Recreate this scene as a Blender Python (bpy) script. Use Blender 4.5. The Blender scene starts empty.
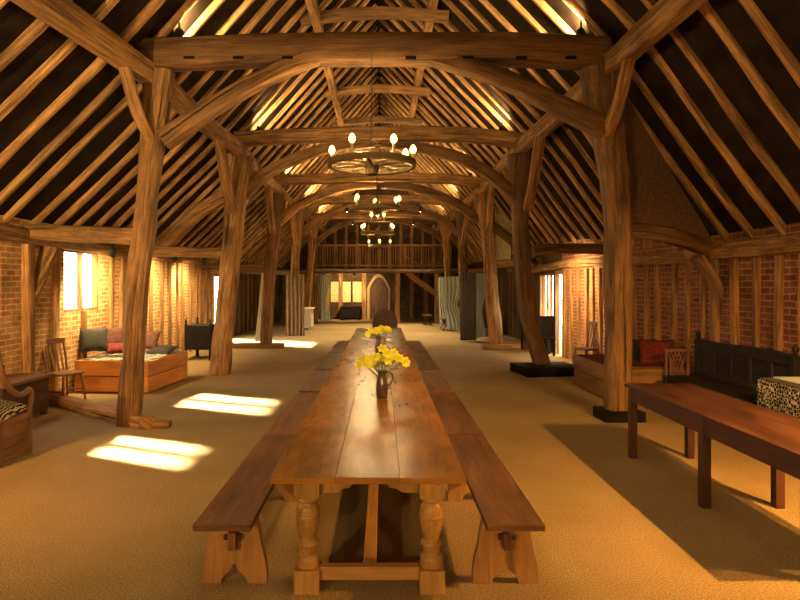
import bpy, bmesh, math, random
from mathutils import Vector, Matrix, noise as mnoise
R = random.Random(7)
S = bpy.context.scene
C = S.collection
CH = 1.73            # eye height
F = 600.0            # focal length in pixels of an 800x600 frame
CX, CY = 382.0, 285.0  # vanishing point of the nave

def P(px, py, Y):
    return Vector(((px - CX) * Y / F, Y, CH + (CY - py) * Y / F))
def GY(py):
    return CH * F / (py - CY)
def V(*a): return Vector(a)

D = math.radians
ORD = ['first', 'second', 'third', 'fourth', 'fifth', 'sixth', 'seventh', 'eighth', 'ninth', 'tenth', 'eleventh', 'twelfth']

# ---------------------------------------------------------------- materials
def new_mat(name):
    m = bpy.data.materials.new(name); m.use_nodes = True
    nt = m.node_tree
    b = nt.nodes['Principled BSDF']
    return m, nt, b
def nd(nt, t, **kw):
    n = nt.nodes.new(t)
    for k, v in kw.items():
        if k in n.inputs: n.inputs[k].default_value = v
        else: setattr(n, k, v)
    return n
def ramp(nt, fac, stops):
    r = nd(nt, 'ShaderNodeValToRGB')
    e = r.color_ramp.elements
    while len(e) < len(stops): e.new(0.5)
    for i, (p, c) in enumerate(stops):
        e[i].position = p; e[i].color = (*c, 1)
    nt.links.new(fac, r.inputs[0]); return r
def mixc(nt, fac, a, b, mode='MIX'):
    n = nd(nt, 'ShaderNodeMix', data_type='RGBA', blend_type=mode)
    for sock, val in ((n.inputs[0], fac), (n.inputs[6], a), (n.inputs[7], b)):
        if isinstance(val, (int, float)): sock.default_value = val
        elif isinstance(val, tuple): sock.default_value = (*val, 1) if len(val) == 3 else val
        else: nt.links.new(val, sock)
    return n.outputs[2]
def mul(c, k): return tuple(x * k for x in c)

def wood(name, col, rough=0.7, bump=0.5, contrast=0.5, grain=14.0, cracks=0.5, coat=0.0, blotch=0.5, spec=0.3, tint=None):
    m, nt, b = new_mat(name)
    L = nt.links
    uv = nd(nt, 'ShaderNodeUVMap')
    oi = nd(nt, 'ShaderNodeObjectInfo')
    rnd = nd(nt, 'ShaderNodeVectorMath', operation='SCALE'); rnd.inputs[0].default_value = (17.3, 9.1, 31.7)
    L.new(oi.outputs['Random'], rnd.inputs['Scale'])
    add = nd(nt, 'ShaderNodeVectorMath', operation='ADD')
    L.new(uv.outputs[0], add.inputs[0]); L.new(rnd.outputs[0], add.inputs[1])
    def mp(sx, sy):
        q = nd(nt, 'ShaderNodeMapping'); q.inputs['Scale'].default_value = (sx, sy, 1)
        L.new(add.outputs[0], q.inputs[0]); return q.outputs[0]
    g = nd(nt, 'ShaderNodeTexNoise', Scale=1.0, Detail=8.0, Roughness=0.65, Distortion=0.6)
    L.new(mp(1.1, grain), g.inputs['Vector'])
    g2 = nd(nt, 'ShaderNodeTexNoise', Scale=1.0, Detail=4.0, Roughness=0.6)
    L.new(mp(4.0, grain * 5), g2.inputs['Vector'])
    bl = nd(nt, 'ShaderNodeTexNoise', Scale=1.0, Detail=5.0, Roughness=0.6)
    L.new(mp(1.7, 3.5), bl.inputs['Vector'])
    cr = nd(nt, 'ShaderNodeTexNoise', Scale=1.0, Detail=3.0, Roughness=0.5, Distortion=0.4)
    L.new(mp(0.55, grain * 1.4), cr.inputs['Vector'])
    lo, hi = 1 - contrast, 1 + contrast * 0.7
    r1 = ramp(nt, g.outputs[0], [(0.28, mul(col, lo)), (0.5, col), (0.72, mul(col, hi))])
    r2 = ramp(nt, g2.outputs[0], [(0.3, (1 - contrast * 0.6,) * 3), (0.65, (1.05,) * 3)])
    c = mixc(nt, 1.0, r1.outputs[0], r2.outputs[0], 'MULTIPLY')
    r3 = ramp(nt, bl.outputs[0], [(0.3, (1 - blotch * 0.75, 1 - blotch * 0.8, 1 - blotch * 0.85)), (0.62, (1.1, 1.08, 1.04))])
    c = mixc(nt, 1.0, c, r3.outputs[0], 'MULTIPLY')
    r4 = ramp(nt, cr.outputs[0], [(0.30, (1 - cracks,) * 3), (0.36, (1, 1, 1))])
    c = mixc(nt, 1.0, c, r4.outputs[0], 'MULTIPLY')
    # each timber a little different
    hv = nd(nt, 'ShaderNodeMapRange'); hv.inputs['To Min'].default_value = 0.8; hv.inputs['To Max'].default_value = 1.2
    L.new(oi.outputs['Random'], hv.inputs[0])
    sc = nd(nt, 'ShaderNodeVectorMath', operation='SCALE'); L.new(c, sc.inputs[0]); L.new(hv.outputs[0], sc.inputs['Scale'])
    L.new(sc.outputs[0], b.inputs['Base Color'])
    b.inputs['Roughness'].default_value = rough
    b.inputs['Specular IOR Level'].default_value = spec
    b.inputs['Coat Weight'].default_value = coat
    b.inputs['Coat Roughness'].default_value = 0.12
    if tint: b.inputs['Specular Tint'].default_value = (*tint, 1)
    h = mixc(nt, 0.5, g.outputs[0], r4.outputs[0])
    bp = nd(nt, 'ShaderNodeBump', Strength=bump, Distance=0.02)
    L.new(h, bp.inputs['Height'])
    if bump > 0.02: L.new(bp.outputs[0], b.inputs['Normal'])
    return m

def brick(name, c1, c2, mortar, axis='Y', dirt=0.5):
    m, nt, b = new_mat(name); L = nt.links
    tc = nd(nt, 'ShaderNodeTexCoord'); sp = nd(nt, 'ShaderNodeSeparateXYZ'); L.new(tc.outputs['Object'], sp.inputs[0])
    cb = nd(nt, 'ShaderNodeCombineXYZ'); L.new(sp.outputs[1 if axis == 'Y' else 0], cb.inputs[0]); L.new(sp.outputs[2], cb.inputs[1])
    dn = nd(nt, 'ShaderNodeTexNoise', Scale=3.0, Detail=3.0); L.new(cb.outputs[0], dn.inputs['Vector'])
    dv = nd(nt, 'ShaderNodeVectorMath', operation='SCALE'); dv.inputs['Scale'].default_value = 0.03; L.new(dn.outputs['Color'], dv.inputs[0])
    ad = nd(nt, 'ShaderNodeVectorMath', operation='ADD'); L.new(cb.outputs[0], ad.inputs[0]); L.new(dv.outputs[0], ad.inputs[1])
    t = nd(nt, 'ShaderNodeTexBrick', Scale=1.0); L.new(ad.outputs[0], t.inputs['Vector'])
    t.inputs['Brick Width'].default_value = 0.225; t.inputs['Row Height'].default_value = 0.078
    t.inputs['Mortar Size'].default_value = 0.008; t.inputs['Mortar Smooth'].default_value = 0.2; t.inputs['Bias'].default_value = -0.1
    t.inputs['Color1'].default_value = (*c1, 1); t.inputs['Color2'].default_value = (*c2, 1); t.inputs['Mortar'].default_value = (*mortar, 1)
    n = nd(nt, 'ShaderNodeTexNoise', Scale=2.2, Detail=6.0, Roughness=0.65); L.new(cb.outputs[0], n.inputs['Vector'])
    r = ramp(nt, n.outputs[0], [(0.3, (1 - dirt,) * 3), (0.65, (1.15, 1.12, 1.05))])
    c = mixc(nt, 1.0, t.outputs['Color'], r.outputs[0], 'MULTIPLY')
    n2 = nd(nt, 'ShaderNodeTexNoise', Scale=40.0, Detail=4.0); L.new(cb.outputs[0], n2.inputs['Vector'])
    r2 = ramp(nt, n2.outputs[0], [(0.3, (0.7,) * 3), (0.7, (1.15,) * 3)])
    c = mixc(nt, 1.0, c, r2.outputs[0], 'MULTIPLY')
    L.new(c, b.inputs['Base Color']); b.inputs['Roughness'].default_value = 0.9; b.inputs['Specular IOR Level'].default_value = 0.15
    inv = nd(nt, 'ShaderNodeMath', operation='SUBTRACT'); inv.inputs[0].default_value = 1.0; L.new(t.outputs['Fac'], inv.inputs[1])
    bp = nd(nt, 'ShaderNodeBump', Strength=0.6, Distance=0.012); L.new(inv.outputs[0], bp.inputs['Height']); L.new(bp.outputs[0], b.inputs['Normal'])
    return m

def plain(name, col, rough=0.6, metal=0.0, noise=0.25, scale=12.0, bump=0.15, coat=0.0):
    m, nt, b = new_mat(name); L = nt.links
    tc = nd(nt, 'ShaderNodeTexCoord')
    n = nd(nt, 'ShaderNodeTexNoise', Scale=scale, Detail=6.0); L.new(tc.outputs['Object'], n.inputs['Vector'])
    r = ramp(nt, n.outputs[0], [(0.3, mul(col, 1 - noise)), (0.7, mul(col, 1 + noise))])
    L.new(r.outputs[0], b.inputs['Base Color'])
    b.inputs['Roughness'].default_value = rough; b.inputs['Metallic'].default_value = metal; b.inputs['Coat Weight'].default_value = coat
    bp = nd(nt, 'ShaderNodeBump', Strength=bump, Distance=0.01); L.new(n.outputs[0], bp.inputs['Height']); L.new(bp.outputs[0], b.inputs['Normal'])
    return m

def emit(name, col, strength):
    m, nt, b = new_mat(name)
    b.inputs['Base Color'].default_value = (*col, 1)
    b.inputs['Emission Color'].default_value = (*col, 1); b.inputs['Emission Strength'].default_value = strength
    m.cycles.emission_sampling = 'NONE'
    return m

def coir():
    m, nt, b = new_mat('coir_matting'); L = nt.links
    tc = nd(nt, 'ShaderNodeTexCoord')
    big = nd(nt, 'ShaderNodeTexNoise', Scale=0.55, Detail=5.0, Roughness=0.6); L.new(tc.outputs['Object'], big.inputs['Vector'])
    r = ramp(nt, big.outputs[0], [(0.3, (0.245, 0.158, 0.066)), (0.7, (0.36, 0.24, 0.105))])
    ws = []
    for rot in (0.785, -0.785):
        mp = nd(nt, 'ShaderNodeMapping'); mp.inputs['Rotation'].default_value = (0, 0, rot); L.new(tc.outputs['Object'], mp.inputs[0])
        w = nd(nt, 'ShaderNodeTexWave', Scale=26.0, Distortion=1.5, Detail=2.0); w.inputs['Detail Scale'].default_value = 3.0
        L.new(mp.outputs[0], w.inputs['Vector']); ws.append(w.outputs['Fac'])
    mx = nd(nt, 'ShaderNodeMath', operation='MAXIMUM'); L.new(ws[0], mx.inputs[0]); L.new(ws[1], mx.inputs[1])
    fn = nd(nt, 'ShaderNodeTexNoise', Scale=85.0, Detail=3.0); L.new(tc.outputs['Object'], fn.inputs['Vector'])
    r2 = ramp(nt, mx.outputs[0], [(0.1, (0.72,) * 3), (0.9, (1.1,) * 3)])
    r3 = ramp(nt, fn.outputs[0], [(0.32, (0.6,) * 3), (0.68, (1.38,) * 3)])
    c = mixc(nt, 1.0, r.outputs[0], r2.outputs[0], 'MULTIPLY'); c = mixc(nt, 1.0, c, r3.outputs[0], 'MULTIPLY')
    L.new(c, b.inputs['Base Color']); b.inputs['Roughness'].default_value = 0.95; b.inputs['Specular IOR Level'].default_value = 0.1
    bp = nd(nt, 'ShaderNodeBump', Strength=0.4, Distance=0.008); L.new(mx.outputs[0], bp.inputs['Height']); L.new(bp.outputs[0], b.inputs['Normal'])
    return m

def pattern(name, a, bcol, kind='checker', scale=20.0, rough=0.9):
    m, nt, b = new_mat(name); L = nt.links
    tc = nd(nt, 'ShaderNodeTexCoord')
    if kind == 'voronoi':
        t = nd(nt, 'ShaderNodeTexVoronoi', Scale=scale); L.new(tc.outputs['Object'], t.inputs['Vector'])
        r = ramp(nt, t.outputs['Distance'], [(0.50, a), (0.57, bcol)])
    elif kind == 'zebra':
        t = nd(nt, 'ShaderNodeTexWave', Scale=scale, Distortion=6.0, Detail=1.5); L.new(tc.outputs['Object'], t.inputs['Vector'])
        r = ramp(nt, t.outputs['Fac'], [(0.42, a), (0.55, bcol)])
    elif kind == 'maze':
        t = nd(nt, 'ShaderNodeTexVoronoi', Scale=scale, feature='DISTANCE_TO_EDGE', distance='EUCLIDEAN')
        mp = nd(nt, 'ShaderNodeMapping'); L.new(tc.outputs['Object'], mp.inputs[0])
        t.inputs['Randomness'].default_value = 0.55; L.new(mp.outputs[0], t.inputs['Vector'])
        r = ramp(nt, t.outputs['Distance'], [(0.03, bcol), (0.06, a)])
    else:
        t = nd(nt, 'ShaderNodeTexNoise', Scale=scale, Detail=2.0); L.new(tc.outputs['Object'], t.inputs['Vector'])
        r = ramp(nt, t.outputs[0], [(0.45, a), (0.56, bcol)])
    L.new(r.outputs[0], b.inputs['Base Color']); b.inputs['Roughness'].default_value = rough; b.inputs['Specular IOR Level'].default_value = 0.15
    return m

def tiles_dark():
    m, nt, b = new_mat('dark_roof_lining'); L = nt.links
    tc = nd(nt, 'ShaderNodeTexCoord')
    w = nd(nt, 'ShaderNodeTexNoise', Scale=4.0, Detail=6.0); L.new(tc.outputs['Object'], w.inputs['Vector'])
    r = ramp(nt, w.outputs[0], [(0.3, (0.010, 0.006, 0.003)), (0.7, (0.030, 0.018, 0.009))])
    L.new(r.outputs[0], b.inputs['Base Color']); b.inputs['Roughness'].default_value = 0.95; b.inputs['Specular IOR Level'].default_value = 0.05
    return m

M = dict(
    oak=wood('weathered_oak', (0.37, 0.185, 0.058), rough=0.75, bump=1.0, contrast=0.92, grain=19, cracks=0.85, blotch=0.6),
    oakdark=wood('smoked_oak', (0.17, 0.082, 0.026), rough=0.75, bump=0.8, contrast=0.7, grain=13, cracks=0.7),
    oakmid=wood('mid_oak', (0.22, 0.115, 0.040), rough=0.75, bump=0.9, contrast=0.75, grain=13, cracks=0.85, blotch=0.6),
    rafter=wood('rafter_oak', (0.56, 0.295, 0.098), rough=0.8, bump=0.9, contrast=0.85, grain=20, cracks=0.8, blotch=0.9),
    table=wood('polished_table_oak', (0.30, 0.125, 0.022), rough=0.27, bump=0.0, contrast=0.4, grain=4.5, cracks=0.0, coat=0.0, blotch=0.45, spec=0.18, tint=(1, .68, .30)),
    turned=wood('turned_table_oak', (0.42, 0.21, 0.055), rough=0.35, bump=0.15, contrast=0.4, grain=10, cracks=0.3, coat=0.2, blotch=0.35),
    bench=wood('bench_elm', (0.19, 0.078, 0.020), rough=0.5, bump=0.2, contrast=0.6, grain=9, cracks=0.4, blotch=0.5),
    benchend=wood('bench_end_elm', (0.36, 0.165, 0.045), rough=0.55, bump=0.2, contrast=0.4, grain=9, cracks=0.4, blotch=0.4),
    mahog=wood('red_brown_table_wood', (0.090, 0.034, 0.020), rough=0.45, bump=0.2, contrast=0.5, grain=8, cracks=0.4, blotch=0.7),
    mahogdark=wood('dark_leg_wood', (0.07, 0.028, 0.015), rough=0.5, bump=0.1, contrast=0.4),
    bed=wood('orange_pine', (0.60, 0.25, 0.060), rough=0.55, bump=0.1, contrast=0.3, grain=7, cracks=0.1, blotch=0.25),
    chairw=wood('brown_chair_wood', (0.20, 0.095, 0.035), rough=0.5, bump=0.1, contrast=0.4),
    black=wood('blackened_oak', (0.010, 0.007, 0.005), rough=0.7, bump=0.3, contrast=0.5, spec=0.12),
    settle=wood('green_black_settle_oak', (0.022, 0.018, 0.010), rough=0.6, bump=0.25, contrast=0.6, blotch=0.6, spec=0.15),
    boards=wood('dark_boarding', (0.085, 0.042, 0.018), rough=0.8, bump=0.4, contrast=0.5),
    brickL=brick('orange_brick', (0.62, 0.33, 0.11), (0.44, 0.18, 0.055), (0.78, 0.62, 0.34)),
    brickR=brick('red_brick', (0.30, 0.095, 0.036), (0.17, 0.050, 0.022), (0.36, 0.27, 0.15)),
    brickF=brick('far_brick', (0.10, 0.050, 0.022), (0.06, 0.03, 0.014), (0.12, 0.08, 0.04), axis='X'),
    roof=tiles_dark(), coir=coir(),
    plaster=plain('brown_plaster', (0.13, 0.062, 0.024), 0.95, noise=0.35, scale=25),
    cream=plain('cream_plaster', (0.62, 0.48, 0.22), 0.9, noise=0.15),
    stone=plain('pale_stone', (0.34, 0.23, 0.10), 0.9, noise=0.25),
    white=plain('white_painted_wood', (0.75, 0.62, 0.42), 0.6, noise=0.1),
    iron=plain('black_iron', (0.025, 0.020, 0.015), 0.5, metal=0.6),
    wheel=wood('wheel_wood', (0.22, 0.14, 0.05), rough=0.6, bump=0.3),
    jug=plain('brown_glazed_jug', (0.075, 0.035, 0.022), 0.18, noise=0.4, scale=20, coat=0.5),
    petal=plain('daffodil_yellow', (0.86, 0.88, 0.07), 0.6, noise=0.08),
    trumpet=plain('daffodil_trumpet', (0.92, 0.72, 0.03), 0.6, noise=0.08),
    stem=plain('stem_green', (0.10, 0.20, 0.03), 0.6),
    bulb=emit('warm_bulb', (1.0, 0.74, 0.14), 4.0),
    lens=emit('lamp_lens', (1.0, 0.80, 0.45), 30.0),
    curtain=plain('brown_curtain', (0.20, 0.12, 0.045), 0.95, noise=0.15, scale=6),
    curtaindk=plain('dark_curtain', (0.085, 0.060, 0.035), 0.95, noise=0.2, scale=6),
    curtainblue=plain('pale_blue_curtain', (0.40, 0.43, 0.36), 0.95, noise=0.15, scale=6),
    sunstrip=plain('painted_sun_strip', (0.70, 0.60, 0.42), 0.95, noise=0.1, scale=6),
    zebra=pattern('zebra_cloth', (0.03, 0.022, 0.015), (0.52, 0.40, 0.20), 'zebra', 11.0),
    spread=pattern('black_white_bedspread', (0.02, 0.018, 0.016), (0.55, 0.46, 0.30), 'voronoi', 32.0),
    spreadred=pattern('red_bedspread', (0.12, 0.022, 0.014), (0.075, 0.018, 0.012), 'noise', 14.0),
    maze=pattern('black_cream_weave', (0.012, 0.012, 0.011), (0.50, 0.45, 0.33), 'maze', 26.0),
    runner=plain('pale_cloth', (0.55, 0.60, 0.56), 0.9, noise=0.15),
    redcush=pattern('red_kilim', (0.16, 0.022, 0.014), (0.09, 0.02, 0.018), 'noise', 18.0),
    darkcush=plain('dark_cushion', (0.024, 0.020, 0.010), 0.95, noise=0.4, scale=20),
    rustcush=plain('rust_cushion', (0.08, 0.028, 0.013), 0.95, noise=0.4, scale=16),
    grass=plain('outside_ground', (0.35, 0.36, 0.20), 0.95, noise=0.3, scale=3),
    lattice=plain('red_lattice', (0.15, 0.055, 0.035), 0.7),
)

# ---------------------------------------------------------------- mesh builder
class MB:
    def __init__(s): s.v = []; s.f = []; s.uv = []
    def face(s, idx, uvs): s.f.append(tuple(idx)); s.uv.append(uvs)
    def box(s, c, sz, M3=None, grain=None, off=None):
        c = Vector(c); hx, hy, hz = sz[0] / 2, sz[1] / 2, sz[2] / 2
        if grain is None: grain = max(range(3), key=lambda i: sz[i])
        o = R.uniform(0, 40) if off is None else off
        b = len(s.v); loc = []
        for x in (-hx, hx):
            for y in (-hy, hy):
                for z in (-hz, hz):
                    l = Vector((x, y, z)); loc.append(l)
                    s.v.append(c + (M3 @ l if M3 else l))
        for q, n in (((0, 1, 3, 2), 0), ((4, 6, 7, 5), 0), ((0, 4, 5, 1), 1), ((2, 3, 7, 6), 1), ((0, 2, 6, 4), 2), ((1, 5, 7, 3), 2)):
            oth = [a for a in range(3) if a != n]
            if grain in oth:
                ua = grain; va = [a for a in oth if a != grain][0]
            else: ua, va = oth
            s.face([b + i for i in q], [(loc[i][ua] + o, loc[i][va] + n * 0.37 + o * 0.61) for i in q])
        return s
    def sweep(s, pts, sizes, up=(0, 0, 1), seg=None, jit=0.0, cham=0.2, closed=False, seed=0):
        """rectangular timber along pts; sizes (w across, h along up) per control point"""
        pts = [Vector(p) for p in pts]
        if not isinstance(sizes, list): sizes = [sizes] * len(pts)
        if seg:
            pts, sizes = resample(pts, sizes, seg)
        up = Vector(up); n = len(pts); rings = []; u = R.uniform(0, 30); us = []
        v0 = R.uniform(0, 30)
        for i, p in enumerate(pts):
            if closed: t = (pts[(i + 1) % n] - pts[i - 1]).normalized()
            else: t = (pts[min(i + 1, n - 1)] - pts[max(i - 1, 0)]).normalized()
            if i: u += (p - pts[i - 1]).length
            us.append(u)
            a = t.cross(up)
            if a.length < 1e-4: a = t.cross(V(0, 1, 0))
            a.normalize(); b = a.cross(t).normalized()
            w, h = sizes[i]; w /= 2; h /= 2; k = min(w, h) * cham
            prof = [(-w, -h + k), (-w + k, -h), (0, -h), (w - k, -h), (w, -h + k), (w, 0), (w, h - k), (w - k, h), (0, h), (-w + k, h), (-w, h - k), (-w, 0)]
            ring = []; per = 0; pv = []
            for j, (x, y) in enumerate(prof):
                q = p + a * x + b * y
                if jit:
                    d = mnoise.noise(V(seed * 7.1 + u * 1.6 + j * 0.13, j * 0.9 + seed, x * 9)) + 0.5 * mnoise.noise(V(u * 4.3 + seed, j * 1.7, seed * 3.3))
                    dd = (a * x + b * y); dd = dd.normalized() if dd.length else a
                    q = q + dd * d * jit
                ring.append(q)
                if j: per += math.dist(prof[j], prof[j - 1])
                pv.append(per)
            pv.append(per + math.dist(prof[0], prof[-1]))
            rings.append((ring, pv))
        base = len(s.v); m = 12
        for ring, _ in rings: s.v.extend(ring)
        cnt = n if closed else n - 1
        for i in range(cnt):
            i2 = (i + 1) % n
            for j in range(m):
                j2 = (j + 1) % m
                pv = rings[i][1]
                u1 = us[i2] if i2 else us[-1] + (pts[0] - pts[-1]).length
                s.face([base + i * m + j, base + i2 * m + j, base + i2 * m + j2, base + i * m + j2],
                       [(us[i], v0 + pv[j]), (u1, v0 + pv[j]), (u1, v0 + pv[j + 1]), (us[i], v0 + pv[j + 1])])
        if not closed:
            for i, rev in ((0, False), (n - 1, True)):
                idx = [base + i * m + j for j in range(m)]
                if rev: idx = idx[::-1]
                s.face(idx, [(u + (s.v[q] - pts[i]).x * 0.3, v0 + (s.v[q] - pts[i]).z + (s.v[q] - pts[i]).y) for q in idx])
        return s
    def lathe(s, prof, c=(0, 0, 0), seg=20, axis=None):
        """prof list of (r, z)"""
        c = Vector(c); Q = axis if axis else Matrix.Identity(3)
        b = len(s.v); u = R.uniform(0, 20)
        for r, z in prof:
            for j in range(seg):
                a = 2 * math.pi * j / seg
                s.v.append(c + Q @ V(r * math.cos(a), r * math.sin(a), z))
        for i in range(len(prof) - 1):
            for j in range(seg):
                j2 = (j + 1) % seg
                r = max(prof[i][0], 0.02)
                ja, jb = 2 * math.pi * j / seg * r, 2 * math.pi * (j + 1) / seg * r
                s.face([b + i * seg + j, b + i * seg + j2, b + (i + 1) * seg + j2, b + (i + 1) * seg + j],
                       [(prof[i][1] + u, ja + u), (prof[i][1] + u, jb + u), (prof[i + 1][1] + u, jb + u), (prof[i + 1][1] + u, ja + u)])
        for i, rev in ((0, True), (len(prof) - 1, False)):
            if prof[i][0] > 1e-4:
                idx = [b + i * seg + j for j in range(seg)]
                if rev: idx = idx[::-1]
                s.face(idx, [(u + s.v[q].x, u + s.v[q].y) for q in idx])
        return s
    def tube(s, pts, r, seg=8, closed=False):
        pts = [Vector(p) for p in pts]; n = len(pts); b = len(s.v)
        rr = r if isinstance(r, list) else [r] * n
        u = R.uniform(0, 20); nrm = None; us = []
        for i, p in enumerate(pts):
            if closed: t = (pts[(i + 1) % n] - pts[i - 1]).normalized()
            else: t = (pts[min(i + 1, n - 1)] - pts[max(i - 1, 0)]).normalized()
            if nrm is None:
                nrm = t.orthogonal().normalized()
            nrm = (nrm - t * nrm.dot(t)).normalized(); bb = t.cross(nrm)
            if i: u += (p - pts[i - 1]).length
            us.append(u)
            for j in range(seg):
                a = 2 * math.pi * j / seg
                s.v.append(p + (nrm * math.cos(a) + bb * math.sin(a)) * rr[i])
        for i in range(n if closed else n - 1):
            i2 = (i + 1) % n
            for j in range(seg):
                j2 = (j + 1) % seg; w = 0.02
                s.face([b + i * seg + j, b + i * seg + j2, b + i2 * seg + j2, b + i2 * seg + j],
                       [(us[i], j * w), (us[i], (j + 1) * w), (us[i2], (j + 1) * w), (us[i2], j * w)])
        if not closed:
            for i, rev in ((0, True), (n - 1, False)):
                idx = [b + i * seg + j for j in range(seg)]
                if rev: idx = idx[::-1]
                s.face(idx, [(0, 0)] * seg)
        return s
    def sheet(s, grid, th, nrm_flip=False):
        """grid[i][j] of Vectors -> closed thin solid of thickness th"""
        ni, nj = len(grid), len(grid[0]); b = len(s.v)
        def nm(i, j):
            a = grid[min(i + 1, ni - 1)][j] - grid[max(i - 1, 0)][j]
            c = grid[i][min(j + 1, nj - 1)] - grid[i][max(j - 1, 0)]
            return a.cross(c).normalized()
        for sgn in (0.5, -0.5):
            for i in range(ni):
                for j in range(nj): s.v.append(grid[i][j] + nm(i, j) * th * sgn)
        N = ni * nj
        for i in range(ni - 1):
            for j in range(nj - 1):
                q = [b + i * nj + j, b + (i + 1) * nj + j, b + (i + 1) * nj + j + 1, b + i * nj + j + 1]
                uvq = [(i * .05, j * .05), (i * .05 + .05, j * .05), (i * .05 + .05, j * .05 + .05), (i * .05, j * .05 + .05)]
                s.face(q, uvq); s.face([x + N for x in q[::-1]], uvq[::-1])
        edge = [(i, 0) for i in range(ni)] + [(ni - 1, j) for j in range(1, nj)] + [(i, nj - 1) for i in range(ni - 2, -1, -1)] + [(0, j) for j in range(nj - 2, 0, -1)]
        for k in range(len(edge)):
            a = edge[k]; c = edge[(k + 1) % len(edge)]
            ia, ic = b + a[0] * nj + a[1], b + c[0] * nj + c[1]
            s.face([ia, ia + N, ic + N, ic], [(0, 0)] * 4)
        return s
    def prism(s, poly, d, M4):
        """extrude 2D polygon (x,y) by +-d/2 in z then transform by M4"""
        n = len(poly); b = len(s.v); o = R.uniform(0, 20)
        for z in (-d / 2, d / 2):
            for x, y in poly: s.v.append(M4 @ V(x, y, z))
        s.face([b + i for i in range(n)][::-1], [(y + o, x + o) for x, y in poly][::-1])
        s.face([b + n + i for i in range(n)], [(y + o, x + o) for x, y in poly])
        for i in range(n):
            j = (i + 1) % n
            l = math.dist(poly[i], poly[j])
            s.face([b + i, b + j, b + n + j, b + n + i], [(o, o), (o + l, o), (o + l, o + d), (o, o + d)])
        return s
    def build(s, name, mat, parent=None, bevel=0.0, angle=40, loc=None, rotz=0.0):
        me = bpy.data.meshes.new(name)
        me.from_pydata([tuple(v) for v in s.v], [], s.f)
        uvl = me.uv_layers.new(name='UVMap')
        k = 0; flat = []
        for uvs in s.uv:
            for q in uvs: flat.extend(q)
        uvl.data.foreach_set('uv', flat)
        bm = bmesh.new(); bm.from_mesh(me); bmesh.ops.recalc_face_normals(bm, faces=bm.faces[:]); bm.to_mesh(me); bm.free()
        me.shade_smooth() if hasattr(me, 'shade_smooth') else None
        me.set_sharp_from_angle(angle=math.radians(angle))
        me.materials.append(M[mat] if isinstance(mat, str) else mat)
        o = bpy.data.objects.new(name, me); C.objects.link(o)
        if parent: o.parent = parent
        if loc is not None: o.location = loc
        if rotz: o.rotation_euler[2] = rotz
        if bevel:
            bv = o.modifiers.new('bevel', 'BEVEL'); bv.width = bevel; bv.segments = 2; bv.limit_method = 'ANGLE'; bv.angle_limit = math.radians(35)
        return o

def resample(pts, sizes, seg):
    """Catmull-Rom through control points, seg pieces in all"""
    if len(pts) == 2:
        o = [pts[0].lerp(pts[1], i / seg) for i in range(seg + 1)]
        z = [tuple(a + (b - a) * i / seg for a, b in zip(sizes[0], sizes[1])) for i in range(seg + 1)]
        return o, z
    n = len(pts) - 1; o = []; z = []
    for i in range(seg + 1):
        t = i / seg * n; k = min(int(t), n - 1); f = t - k
        p0 = pts[k - 1] if k else pts[0] * 2 - pts[1]
        p1, p2 = pts[k], pts[k + 1]
        p3 = pts[k + 2] if k + 2 <= n else pts[n] * 2 - pts[n - 1]
        o.append(0.5 * ((2 * p1) + (p2 - p0) * f + (2 * p0 - 5 * p1 + 4 * p2 - p3) * f * f + (3 * p1 - p0 - 3 * p2 + p3) * f ** 3))
        z.append(tuple(a + (b - a) * f for a, b in zip(sizes[k], sizes[k + 1])))
    return o, z

def tag(o, label, cat, group=None, kind=None):
    o['label'] = label; o['category'] = cat
    if group: o['group'] = group
    if kind: o['kind'] = kind
    return o
def thing(name, label, cat, loc=(0, 0, 0), rotz=0.0, group=None):
    o = bpy.data.objects.new(name, None); C.objects.link(o)
    o.empty_display_size = 0.1; o.location = loc; o.rotation_euler[2] = rotz
    return tag(o, label, cat, group)
def struct(o, label, cat): return tag(o, label, cat, None, 'structure')
def dup(root, loc, rotz, label, group=None):
    r = root.copy(); C.objects.link(r); r.location = loc; r.rotation_euler[2] = rotz
    r['label'] = label
    if group: r['group'] = group
    for ch in list(root.children):
        c = ch.copy(); C.objects.link(c); c.parent = r
        for g in list(ch.children):
            d = g.copy(); C.objects.link(d); d.parent = c
    return r
SEED = [0]
def timber(name, pts, sizes, label, cat, mat='oak', up=(0, 0, 1), seg=None, jit=0.012, cham=0.25, group=None, parent=None):
    SEED[0] += 1
    pts = [Vector(p) for p in pts]
    L = sum((pts[i + 1] - pts[i]).length for i in range(len(pts) - 1))
    o0 = pts[0].copy()
    mb = MB().sweep([p - o0 for p in pts], sizes, up, seg or max(4, int(L / 0.3)), jit, cham, seed=SEED[0])
    o = mb.build(name, mat, parent, angle=50, loc=o0)
    if parent is None: tag(o, label, cat, group, 'thing')
    return o

# ---------------------------------------------------------------- setting
Y0, Y1 = -3.0, 30.2
XL, XR, XR2 = -5.0, 4.65, 4.35
RIDGE = V(-0.08, 0, CH + 6.1)
# floor
mb = MB().box((0, (Y0 + Y1) / 2, -0.1), (11.5, Y1 - Y0 + 1, 0.2), off=0)
struct(mb.build('floor', 'coir'), 'tan coir matting covering the whole barn floor', 'floor')
mb = MB().box((0, 15, -0.35), (160, 160, 0.2), off=0)
struct(mb.build('ground', 'grass'), 'bright ground outside the barn doors', 'ground')

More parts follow.
